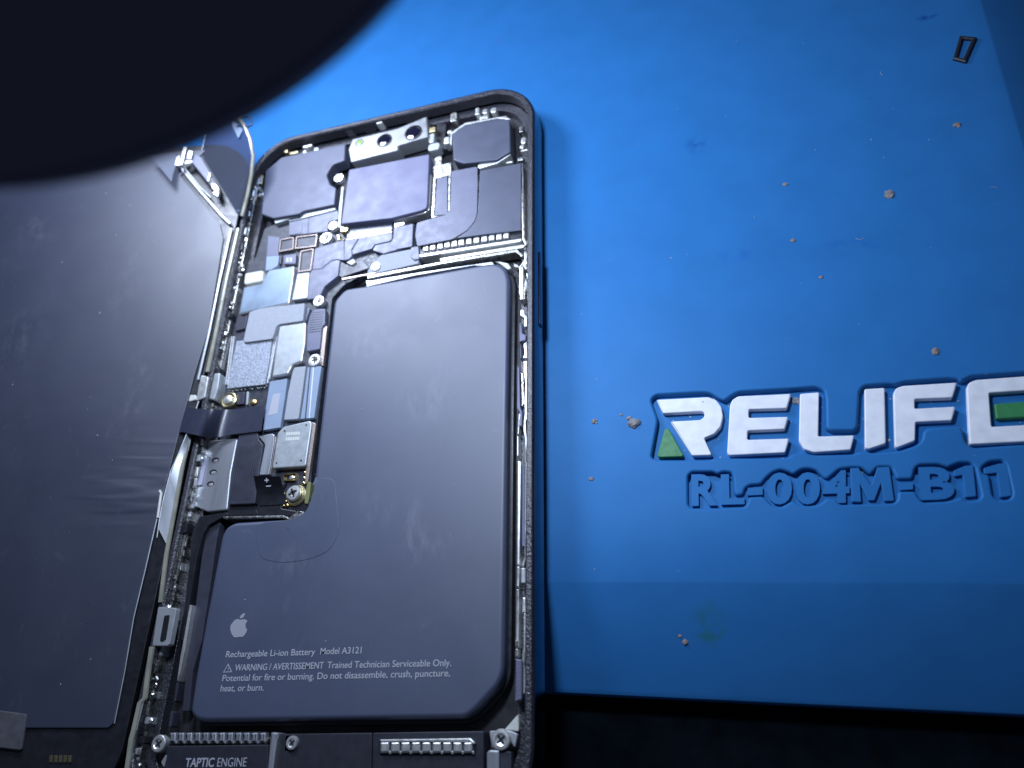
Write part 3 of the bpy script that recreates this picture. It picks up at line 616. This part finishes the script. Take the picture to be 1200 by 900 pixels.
# ---------------------------------------------------------------- small metal bits along the top
tb = MB()
for z_, (x, y, w, h), z, m in [('A',(210,720,22,40),.62,'brass'),('A',(215,825,24,12),.6,'silver'),('A',(388,520,20,16),.62,'brass'),('A',(445,532,40,12),.62,'brass'),('A',(540,485,40,10),.64,'silver'),('A',(520,525,16,14),.62,'silver'),('A',(600,520,20,30),.64,'silver'),
      ('A',(1045,308,30,24),.72,'silver'),('A',(960,332,45,10),.7,'clip'),('A',(830,365,30,12),.7,'clip'),
      ('B',(180,250,60,22),.7,'clip'),('B',(490,280,28,40),.64,'clip'),('B',(655,240,16,30),.68,'silver'),('B',(710,240,18,20),.68,'silver'),('B',(770,232,22,22),.68,'silver'),('B',(700,283,34,14),.66,'silver'),('B',(440,445,22,30),.62,'silver'),('B',(460,385,18,14),.62,'silver'),
      ('B',(335,370,34,22),.62,'brass'),('B',(350,490,46,30),.62,'nickel'),('B',(335,430,22,40),.62,'nickel'),('B',(420,660,45,40),.55,'clip'),('B',(380,600,30,50),.52,'clip'),('B',(965,365,16,26),.64,'clip'),('B',(980,445,18,26),.66,'silver'),('B',(968,490,16,14),.64,'silver'),('B',(960,575,22,14),.62,'clip'),('B',(985,515,26,6),.62,'silver'),('B',(880,598,24,8),.58,'silver')]:
    k = ZONES[z_][2]; q = U(zp(z_, [(x, y)])[0], z); hw, hh = w/k*.0208, h/k*.0208*1.15
    tb = MB(); tb.slab([(q.x-hw, q.y-hh), (q.x+hw, q.y-hh), (q.x+hw, q.y+hh), (q.x-hw, q.y+hh)], z-.25, z, M[m], .025, min(hw, hh)*.8, 3); part('metal_contact', tb)
P1('dark_gap', 'B', [(370,330),(440,325),(430,420),(460,500),(400,520),(365,470)], .45, .2, 'black')
P1('earpiece_bracket', 'B', [(345,630),(470,600),(475,690),(350,705)], .56, .2, 'clip', bev=.01)
# ---------------------------------------------------------------- right-hand rail
rr = MB(); rail = [
 ('K',[(520,90),(545,60),(585,40),(585,60),(550,88),(550,385),(520,385)],'silver'), ('K',[(575,145),(600,140),(608,200),(605,300),(603,400),(608,480),(590,490),(580,450),(590,400),(590,260),(580,200)],'silver'),
 ('K',[(520,470),(555,465),(562,510),(580,530),(582,620),(560,625),(555,545),(525,525)],'silver'), ('K',[(512,585),(535,580),(540,680),(572,690),(570,740),(515,760)],'shieldlav'),
 ('K',[(556,80),(585,70),(590,110),(560,120)],'clip'), ('K',[(553,190),(580,200),(585,260),(560,380),(553,380)],'clip'),
 ('K',[(550,775),(580,750),(585,850),(592,900),(545,900),(558,860)],'silver'), ('K',[(520,772),(531,772),(531,900),(520,900)],'shieldlav'),
 ('L',[(340,60),(365,80),(372,430),(390,470),(385,600),(362,600),(365,470),(342,440)],'shieldlav'),
 ('L',[(395,20),(440,20),(435,90),(445,480),(430,530),(418,560),(424,650),(430,700),(430,900),(415,900),(412,700),(398,640),(400,560),(410,480),(405,380),(415,230),(400,120)],'silver'),
 ('L',[(345,680),(355,680),(355,860),(345,860)],'silver'), ('L',[(350,570),(365,485),(370,500),(360,660),(348,670)],'silver'), ('L',[(372,120),(400,130),(405,400),(385,420)],'clip'),
 ('M',[(248,0),(264,0),(262,200),(258,460),(246,460)],'silver'), ('M',[(266,20),(280,20),(282,380),(268,380)],'shieldlav'), ('M',[(281,0),(290,0),(290,300),(288,420),(276,470),(266,460),(280,420)],'silver'),
 ('M',[(246,465),(258,465),(256,555),(244,555)],'silver'), ('M',[(244,565),(256,565),(254,820),(241,820)],'silver'), ('M',[(262,470),(285,470),(284,540),(264,540)],'nickel'), ('M',[(270,600),(288,600),(288,670),(268,670)],'silver'),
 ('M',[(276,670),(290,660),(288,820),(280,900),(274,900)],'silver'), ('M',[(241,825),(250,825),(250,862),(241,862)],'silver'),
 ('J',[(742,0),(768,0),(766,50),(745,50)],'silver'), ('J',[(742,65),(757,62),(755,120),(743,120)],'silver'), ('J',[(790,100),(812,0),(825,0),(815,380),(797,380),(800,200)],'silver'), ('J',[(740,130),(790,140),(788,420),(740,440)],'flex'),
 ('D',[(985,60),(1000,60),(1010,540),(1030,570),(1015,590),(992,545)],'clip'), ('D',[(1032,210),(1045,205),(1042,560),(1030,570)],'silver'), ('D',[(1008,600),(1025,640),(1020,690),(985,740),(985,900),(972,900),(975,720),(1005,680)],'silver')]
for z_, pts, m in rail: rr = MB(); rr.slab(G2(z_, pts, .66), .40, .66, M[m], .018, .012, 2); part('rail_clip', rr)
P1('cream_corner', 'J', [(768,515),(768,642),(662,636)], .55, .3, 'cream')
# ---------------------------------------------------------------- left-hand rail: torn clips between the display and the board
y = 6.9
while y > -7.6:
    lr = MB()
    L = random.uniform(.06, .28); x = -3.83+random.uniform(-.05, .05); w = random.uniform(.02, .07)
    lr.slab([(x-w, y-L), (x+w, y-L*random.uniform(.8,1)), (x+w*random.uniform(.5,1), y), (x-w, y-.01)], .4, random.uniform(.60, .74), M[random.choice(['clip','clip','silver','black','nickel'])], .02, .02, 2)
    if random.random() < .45: lr.rock((x+random.uniform(-.1,.12), y-L*.5, .66), random.uniform(.03, .06), M[random.choice(['silver','clip'])], .8)
    y -= L+random.uniform(.0, .08); part('torn_clip', lr)
lw = MB(); lw.slab([(-3.85,-7.2),(-3.78,-7.2),(-3.78,6.9),(-3.85,6.9)], .4, .64, M['clip'], .015, 0); part('left_ledge', lw)
P1('edge_strip', 'G', [(550,652),(570,655),(532,900),(497,1080),(470,1190),(463,1190),(490,1000),(516,860)], .58, .2, 'silver', cor=.01)
P1('edge_strip', 'H', [(458,300),(480,300),(455,430),(440,440)], .50, .2, 'flexdark')
P1('edge_strip', 'H', [(418,500),(440,500),(425,610),(402,615)], .50, .2, 'flexdark')
P1('metal_catch', 'p', [(203,712),(207,713),(199,755),(196,757),(178,757),(185,711)], .80, .12, 'nickel', bev=.02)
cs = MB(); cs.slab(G2('S', [(722,455),(745,452),(728,560),(712,570),(702,565)], .812), .79, .812, M['black'], .004, .02); part('catch_slot', cs)
P1('metal_catch', 'Y', [(300,110),(410,140),(360,430),(240,480),(245,400)], .82, .14, 'silver', bev=.02)
P1('metal_catch', 'Y', [(470,90),(575,80),(545,300),(490,470),(400,440),(430,220)], .72, .3, 'nickel', bev=.03, cor=.05)
P1('torn_tab', 'Y', [(60,440),(120,390),(230,390),(235,460),(120,490)], .84, .08, 'cream', bev=.02, cor=.03)
# ---------------------------------------------------------------- bottom modules
P1('haptic_engine', 'H', [(395,745),(1105,735),(1100,1000),(370,1000)], .60, .35, 'darkplate', bev=.02)
hs = MB(); text_line(hs, 'TAPTIC', *zp('H', [(520,893),(722,891)]), .604, .15, M['print'], .02); text_line(hs, 'ENGINE', *zp('H', [(745,891),(950,889)]), .604, .15, M['print'], -.004); part('engine_lettering', hs)
h = MB(); h.slab(G2('H', [(405,650),(1090,642),(1085,735),(400,738)], .50), .3, .50, M['black'], .01, .01); ho = part('contact_holder', h)
for i in range(12):
    x = 432+i*57.5; mb = MB(); mb.slab(G2('H', [(x-22,652),(x+22,650),(x+20,722),(x-24,724)], .57), .45, .57, M['steel'], .035, .02, 3); mb.slab(G2('H', [(x+14,708),(x+30,708),(x+28,730),(x+12,730)], .55), .5, .55, M['silver'], .01, .01); mb.build('contact', ho)
P1('divider_bracket', 'H', [(1122,650),(1150,648),(1180,655),(1165,720),(1130,1000),(1092,1000),(1110,800)], .64, .3, 'steel', bev=.03, cor=.02)
P1('copper_tip', 'H', [(1080,700),(1105,680),(1108,695),(1085,730)], .58, .1, 'copper')
P1('bottom_speaker', 'I', [(130,660),(755,652),(750,1000),(115,1000)], .58, .3, 'darkplate', bev=.015)
P1('bottom_speaker', 'I', [(762,652),(1540,640),(1540,1000),(756,1000)], .58, .3, 'darkplate', bev=.015)
h = MB(); h.slab(G2('p', [(444,866),(552,864.5),(558,870),(557,884),(444,884)], .60), .5, .60, M['black'], .01, .02); ho = part('contact_holder', h)
hl = MB(); hl.slab(G2('p', [(444,866.5),(551,865),(557,871),(554,872),(549,868.5),(446,870)], .64), .5, .64, M['silver'], .02, .02); hl.build('holder_edge', ho)
for i in range(9):
    x = 450.5+i*12.2; mb = MB(); mb.slab(G2('p', [(x-5,870),(x+5,869.8),(x+5,882),(x-5,882.5)], .645), .5, .645, M['silver'], .025, .02, 3); mb.slab(G2('p', [(x+4.6,880),(x+7.4,880),(x+7.4,884),(x+4.6,884)], .62), .5, .62, M['silver'], .01, .01); mb.build('contact', ho)
for c, r, zz in (((185,871.5),.155,.62), ((341.5,870.5),.12,.63), ((586.7,866.7),.165,.64)):
    mb = MB(); screw(mb, U(c, zz), r, zz, M['silver'], True, .7); part('screw', mb)
P1('screw_lug', 'p', [(334,862),(347,860),(347,880),(333,881)], .58, .2, 'nickel')
P1('screw_lug', 'J', [(560,640),(690,632),(760,660),(740,760),(700,700),(580,760)], .58, .2, 'nickel')
P1('metal_post', 'J', [(540,790),(560,772),(630,775),(630,1000),(540,1000)], .62, .3, 'steel', bev=.03)
P1('plastic_post', 'J', [(636,780),(715,785),(715,1000),(632,1000)], .58, .3, 'flexdark')
P1('torn_tab', 'T', [(1130,800),(1165,745),(1175,760),(1150,840)], .56, .2, 'nickel')
# ================================================================== DISPLAY PANEL (opened to the left, resting against the phone)
HXD, HZ, TH = -4.04, .80, math.radians(-13)
def UD(p, h=0):                             # photo point -> tilted plane of the opened display
    n = Vector((-math.sin(TH), 0, math.cos(TH))); o = Vector((HXD, 0, HZ))+n*h; r = ray(p); return CAM+r*((o-CAM).dot(n)/r.dot(n))
disp = empty('display_panel', (HXD, 0, HZ)); disp.rotation_euler = (0, -TH, 0)
tag(disp, 'opened screen assembly folded out face down and joined to the phone by a ribbon', 'display')
IM = (Matrix.Translation((HXD, 0, HZ)) @ Matrix.Rotation(-TH, 4, 'Y')).inverted()
def L2(pts, h=0): return [tuple((IM @ UD(q, h))[:2]) for q in pts]
def L3(p, h): return IM @ UD(p, h)
dpo = rrect(-7.75, -8.0, -.04, 8.08, 1.2, 12)
d = MB(); d.slab(dpo, -.14, -.02, M['black'], .02, 0, 2, True); d.build('glass_edge', disp)
film = ccw([(-7.4,-8)]+L2([(-30,853),(128,853),(134,846)])+L2([(157,723),(184,608),(190,585),(212,500),(228,440),(244,388),(262,280)], .01)+L2([(258,262),(211,206)], .01)+[(-1.35,7.85),(-7.2,7.85),(-7.45,7.5)])
d = MB(); d.slab(film, -.02, .02, M['screen'], .012, .05, 2); d.build('back_film', disp)
smear(M['screen'], [(L2([q])[0], a, b_) for q, a, b_ in [((165,440), .35, 1.2), ((155,490), .4, 1.0), ((25,400), .8, 1.2), ((40,275), .8, .7), ((150,330), .5, 1.6)]], (.09,.095,.125), .6, (1.2,.7,1))
def line(pts, h, r, m, nm, flat=1, closed=False):
    mb = MB(); mb.tube([L3(q, h) for q in pts], r, M[m], 8, flat); return mb.build(nm, disp)
line([(134,848),(146,788),(157,723),(171,665),(184,608)], .022, .011, 'nickel', 'film_edge')
line([(185,607),(189,578),(187,575)], .03, .03, 'cream', 'film_edge')
# border of the panel: dark band and the pale gasket strip
line([(271,268),(257,330),(245,390),(232,445)], .03, .035, 'steel', 'border_strip', .6)
line([(279,268),(265,330),(252,395),(243,436)], .03, .055, 'gasket', 'gasket_strip', .7)
line([(222,508),(214,545),(206,590),(195,650),(188,706)], .03, .05, 'gasket', 'gasket_strip', .7)
line([(178,758),(172,800),(170,818),(164,824),(157,855),(154,866),(150,895),(147,915)], .03, .055, 'gasket', 'gasket_strip', .7)
line([(170,815),(160,855)], .03, .012, 'nickel', 'border_wire')
# shiny bulging film beside the ribbon
bl = MB(); A_ = [(231,474),(222,500),(208,535),(198,560),(190,590),(186,620)]; B_ = [(226,508),(220,530),(213,560),(208,585),(203,605),(196,640)]
bl.strip([L3(q, .10) for q in A_], [L3(q, .02) for q in B_], M['silverfilm'], .02); bl.build('bulging_film', disp)
line([(233,470),(224,496),(210,530),(200,552),(192,583),(187,608),(184,630)], .10, .012, 'nickel', 'film_edge')
# wrinkles in the back film
def ripple(m, c, sx, sy):
    nt = m.node_tree; n, l = nt.nodes, nt.links; b = n['Principled BSDF']
    tc = n.new('ShaderNodeTexCoord'); mp = n.new('ShaderNodeMapping'); mp.inputs['Rotation'].default_value = (0,0,.55); mp.inputs['Scale'].default_value = (.35,2.2,1); l.new(tc.outputs['Object'], mp.inputs['Vector'])
    nz = n.new('ShaderNodeTexNoise'); nz.inputs['Scale'].default_value = 1.6; nz.inputs['Detail'].default_value = .5; nz.inputs['Distortion'].default_value = .6; l.new(mp.outputs[0], nz.inputs['Vector'])
    mk = mask_sphere(nt, tc.outputs['Object'], c, sx, sy, nz.outputs['Fac'])
    sq = n.new('ShaderNodeMath'); sq.operation = 'POWER'; sq.inputs[1].default_value = 2; l.new(mk, sq.inputs[0]); mk = sq.outputs[0]
    bm_ = n.new('ShaderNodeBump'); bm_.inputs['Strength'].default_value = 1; bm_.inputs['Distance'].default_value = .07; l.new(mk, bm_.inputs['Height'])
    old = b.inputs['Normal'].links[0].from_socket; l.new(old, bm_.inputs['Normal']); l.new(bm_.outputs[0], b.inputs['Normal'])
ripple(M['screen'], L2([(165,570)])[0], 2.2, 1.9)
# ribbon cable from the display into the board
rb = MB(); A_, B_ = [], []
for (ax, ay), (bx, by), z in [((212,474),(202,510),.84), ((224,478),(214,506),.92), ((234,479),(222,508),1.0), ((243,480),(231,510),1.02), ((252,480),(240,512),.95), ((260,480),(249,512),.80), ((268,480),(257,512),.70), ((280,479),(272,509),.655), ((296,477),(290,507),.64), ((310,475),(306,505),.64)]:
    A_.append(IM @ U((ax, ay), z)); B_.append(IM @ U((bx, by), z))
rb.strip(A_, B_, M['ribbon'], .015); rb.build('ribbon_cable', disp, 60)
# grey label and gold contacts at the near end
lb_ = MB(); lb_.slab(ccw(L2(zp('T', [(-80,425),(180,460),(185,475),(150,705),(140,715),(-80,690)]), .05)), .0, .05, M['darkpad'], .02, .05, 2); lb_.build('grey_foam', disp)
for i in range(5):
    mb = MB(); x = 358+i*33; mb.slab(ccw(L2(zp('T', [(x-11,752),(x+11,752),(x+9,800),(x-13,800)]), .0)), -.03, .0, M['brass'], .004, .005); mb.build('gold_contact', disp)
# upper corner: sensor strip, its bright connector and clear films
mb = MB(); mb.tube([L3(q, .05) for q in zp('P', [(392,488),(560,690),(740,895),(800,950)])], .04, M['steel'], 8, .7); mb.tube([L3(q, .08) for q in zp('P', [(425,495),(560,660),(650,745)])], .022, M['cream'], 8); mb.build('sensor_strip', disp)
mb = MB(); mb.slab(ccw(L2(zp('P', [(500,480),(520,400),(560,420),(710,650),(700,730)]), .22)), .02, .22, M['flexdark'], .03, .03); mb.slab(ccw(L2(zp('P', [(520,400),(570,425),(640,545),(620,620),(500,470)]), .25)), .2, .25, M['flex'], .02, .03); sc = mb.build('sensor_module', disp)
mb = MB()
for pts, h in (([(430,335),(458,340),(420,490),(395,490)], .30), ([(375,420),(405,405),(395,495),(362,490)], .22), ([(470,365),(505,375),(490,440),(455,440)], .30), ([(445,455),(500,450),(500,470),(440,480)], .26), ([(650,630),(690,640),(715,680),(690,700),(655,670)], .27), ([(615,600),(640,545),(645,560),(628,618)], .27), ([(660,700),(715,690),(700,735)], .24)):
    mb = MB(); mb.slab(ccw(L2(zp('P', pts), h)), h-.1, h, M['silver'], .02, .015, 2); mb.build('sensor_contact', sc)
mb = MB(); mb.strip([L3(q, h) for q, h in zip(zp('P', [(165,405),(270,400),(375,400)]), (.35,.28,.2))], [L3(q, h) for q, h in zip(zp('P', [(340,620),(352,560),(378,480)]), (.3,.26,.2))], M['frost'], .006); mb.build('clear_tab', disp)
mb = MB(); A_ = zp('P', [(625,140),(600,260),(572,410),(640,520),(720,650),(800,780),(860,880)]); B_ = zp('P', [(825,65),(905,170),(955,290),(978,420),(965,560),(935,720),(890,890)])
mb.strip([IM @ U(q, z) for q, z in zip(A_, (1.2,1.15,1.1,1.05,1.0,.95,.9))], [IM @ U(q, z) for q, z in zip(B_, (1.6,1.55,1.45,1.3,1.15,1.0,.9))], M['film'], .006); mb.build('clear_sheet', disp)
mb = MB(); mb.tube([IM @ U(q, z) for q, z in zip(B_, (1.6,1.55,1.45,1.3,1.15,1.0,.9))], .05, M['gasket'], 8, .7); mb.build('gasket_strip', disp)
mb = MB(); mb.tube([IM @ U(q, z) for q, z in zip(zp('P', [(625,140),(600,260),(572,410)]), (1.2,1.15,1.1))], .014, M['nickel'], 6); mb.build('sheet_edge', disp)
mb = MB(); mb.tube([IM @ U(q, 1.55) for q in zp('P', [(895,110),(935,108),(965,140),(965,175),(940,188),(905,180)])], .022, M['flexdark'], 6); mb.build('wire_loop', disp)
mb = MB(); mb.strip([IM @ U(q, 1.5) for q in zp('P', [(808,80),(850,130),(895,215)])], [IM @ U(q, 1.45) for q in zp('P', [(810,175),(830,215),(862,278)])], M['sticker'], .008); mb.build('blue_scrap', disp)
mb = MB()
for q, r in (((870,635),.07), ((905,600),.03), ((865,850),.05)): c = IM @ U(zp('P', [q])[0], .8); mb.rock(c, r, M['silver'], .8)
mb.build('glue_bead', disp)
# ================================================================== LOOSE THINGS
g = ccw(G2('B', [], 0) or [tuple(U(q, .07)[:2]) for q in [(1125,41),(1145,43),(1132,72),(1117,68)]])
gm = MB(); go_ = [(x, y) for x, y in g]; inn = inset(go_, .075); gm.ring(go_, inn, 0, .07, M['rubber'], .02)
cx = sum(q[0] for q in g)/4; cy = sum(q[1] for q in g)/4
o = gm.build('rubber_gasket', off=(cx, cy, 0)); o.location = (cx, cy, 0.001)
tag(o, 'small black rectangular rubber gasket lying near the upper corner of the blue mat', 'gasket')
crumbs = [((743,496),.12,'crumb','largest pale grey crumb on the mat, just left of the white lettering'), ((728,486),.035,'crumb','tiny pale fleck beside the largest crumb near the white lettering'),
 ((696,493.5),.06,'crumb','whitish crumb between the phone side and the white lettering'), ((1042,228),.085,'crumb','dark grey crumb alone in the upper half of the blue mat'),
 ((1121,146.5),.06,'rust','brown and grey crumb below the black gasket'), ((920,216),.05,'crumb','pale round crumb in the upper middle of the blue mat'), ((929,282),.05,'rust','flat brownish flake in the middle of the blue mat'),
 ((962,325),.035,'rust','small brown flake on the open mat above the white letter L'), ((1096,412),.06,'rust','round brown crumb above the white letter F and E'), ((803,752),.05,'rust','reddish speck beside the green smear on the lower mat border'), ((797,745),.03,'rust','smaller reddish speck left of the green smear on the lower border'), ((693,561),.045,'crumb','grey speck right of the phone and below the white crumb'),
 ((933,470),.07,'crumb','grit wedged in the recess between the letters E and L'), ((821,473),.05,'crumb','grit caught in the counter of the letter R')]
for px, r, m, lab in crumbs:
    inrec = 'recess' in lab or 'counter' in lab; border = 'border' in lab
    z = DEP if inrec else 0
    if border:
        q = U(px, -.2); e = Vector((q.x-PV.x, q.y-PV.y)); dd = e.x*math.sin(ROT)-e.y*math.cos(ROT); z = -.012-.568*(dd-.05)/1.73
    q = U(px, z); mb = MB(); mb.rock((0, 0, r*.2), r, M[m], .32)
    if r > .05:
        for _ in range(3): mb.rock((random.uniform(-r, r), random.uniform(-r, r), r*.12), r*.4, M[m], .35)
    o = mb.build('dirt_crumb'); o.location = (q.x, q.y, z); tag(o, lab, 'crumb', 'crumbs on the blue mat')
ds = MB()
def speck(x, y, z, r): ds.rock((x, y, z), r, M['dust'], .5)
for _ in range(60):
    x = random.uniform(4.2, 13.3); y = random.uniform(-4.0, 9)
    speck(x, y, .002, random.choice([.004,.005,.006,.008,.010]))
for _ in range(28): speck(random.uniform(-2.7, 3.1), random.uniform(-6.2, 2.6), BZ+.002, random.choice([.005,.006,.008,.012]))
for _ in range(35):
    q = IM.inverted() @ Vector((random.uniform(-5.5, -.6), random.uniform(-6.5, 7.5), .022)); speck(q.x, q.y, q.z, random.choice([.005,.006,.008,.013]))
for _ in range(130):                       # grit down in the letter recesses
    px = (random.uniform(770, 1198), random.uniform(455, 590)); q = U(px, DEP); speck(q.x, q.y, DEP+.004, random.choice([.008,.012,.016,.024]))
for _ in range(4):
    x = random.uniform(4.5, 13); y = random.uniform(-3.8, 8); a = random.uniform(0, 6.3); L = random.uniform(.05, .16); k = random.uniform(-1, 1)
    ds.tube([(x+L*t_*math.cos(a+k*t_), y+L*t_*math.sin(a+k*t_), .006) for t_ in (0,.35,.7,1)], .0035, M['dust'], 5)
tag(ds.build('dust_specks'), 'fine pale dust specks on mat, battery and screen', 'dust', kind='stuff')
# big dark round housing hanging close to the lens, upper left
Dd = 4.2; inv = Matrix((AX, AY, AZ))
def camp(x, y, z): return CAM+inv @ Vector((x, y, z))
cc = ((-62-600)/F_PX*Dd, (-480-450)/F_PX*Dd, Dd); rad = 697/F_PX*Dd
hb = MB(); vs = []; fs = []; n = 96
prof = [(.0001, -.03), (rad*.97, -.03), (rad*.99, -.01), (rad, .06), (rad*.985, .3), (rad*.93, .5), (rad*.8, .6), (rad*.78, 1.2), (.0001, 1.22)]
for r, dz in prof:
    for k in range(n): a = 2*math.pi*k/n; vs.append(camp(cc[0]+r*math.cos(a), cc[1]+r*math.sin(a), cc[2]+dz))
for q in range(len(prof)-1):
    for k in range(n): j = (k+1) % n; fs.append([q*n+k, q*n+j, (q+1)*n+j, (q+1)*n+k])
hb.add(vs, fs, M['housing']); c0 = camp(*cc)
o = hb.build('lamp_head', off=tuple(c0)); o.location = c0
tag(o, 'large dark round housing hanging out of focus over the screen', 'lamp head')
# ================================================================== LIGHT
def area_light(loc, tgt, size, power, col, name):
    L = bpy.data.lights.new(name, 'AREA'); L.shape = 'DISK'; L.size = size; L.energy = power; L.color = col
    o = bpy.data.objects.new(name, L); o.location = loc; o.rotation_euler = (Vector(tgt)-Vector(loc)).to_track_quat('-Z', 'Y').to_euler(); COL.objects.link(o); return o
area_light((3.4, 4.2, 12.4), (3.4, 2.8, 0), 2.6, 2250, (.67,.79,1.0), 'work_lamp')
area_light((-5.0, 11.0, 9.5), (-1.0, 2.5, .6), 5.0, 2900, (.70,.79,1.0), 'added_sheen_light')  # added light with no visible source, gives battery and screen their sheen
w = bpy.data.worlds.new('World'); S.world = w; w.use_nodes = True
nt = w.node_tree; bg = nt.nodes['Background']; bg.inputs['Color'].default_value = (.45,.52,.78,1); bg.inputs['Strength'].default_value = .09
# ================================================================== CAMERA
cam = bpy.data.cameras.new('camera'); co = bpy.data.objects.new('camera', cam); COL.objects.link(co); S.camera = co
cam.sensor_fit = 'HORIZONTAL'; cam.sensor_width = 36; cam.lens = F_PX/1200*36; cam.clip_start = .1; cam.clip_end = 500
X = Vector((AX[0], AY[0], AZ[0])); Yd = Vector((AX[1], AY[1], AZ[1])); Zf = Vector((AX[2], AY[2], AZ[2]))
co.matrix_world = Matrix(((X.x, -Yd.x, -Zf.x, CAM.x), (X.y, -Yd.y, -Zf.y, CAM.y), (X.z, -Yd.z, -Zf.z, CAM.z), (0,0,0,1)))
cam.dof.use_dof = True; cam.dof.focus_distance = 15.0; cam.dof.aperture_fstop = .0269/.16
S.view_settings.view_transform = 'Standard'; S.view_settings.look = 'None'; S.view_settings.exposure = 0; S.view_settings.gamma = 1
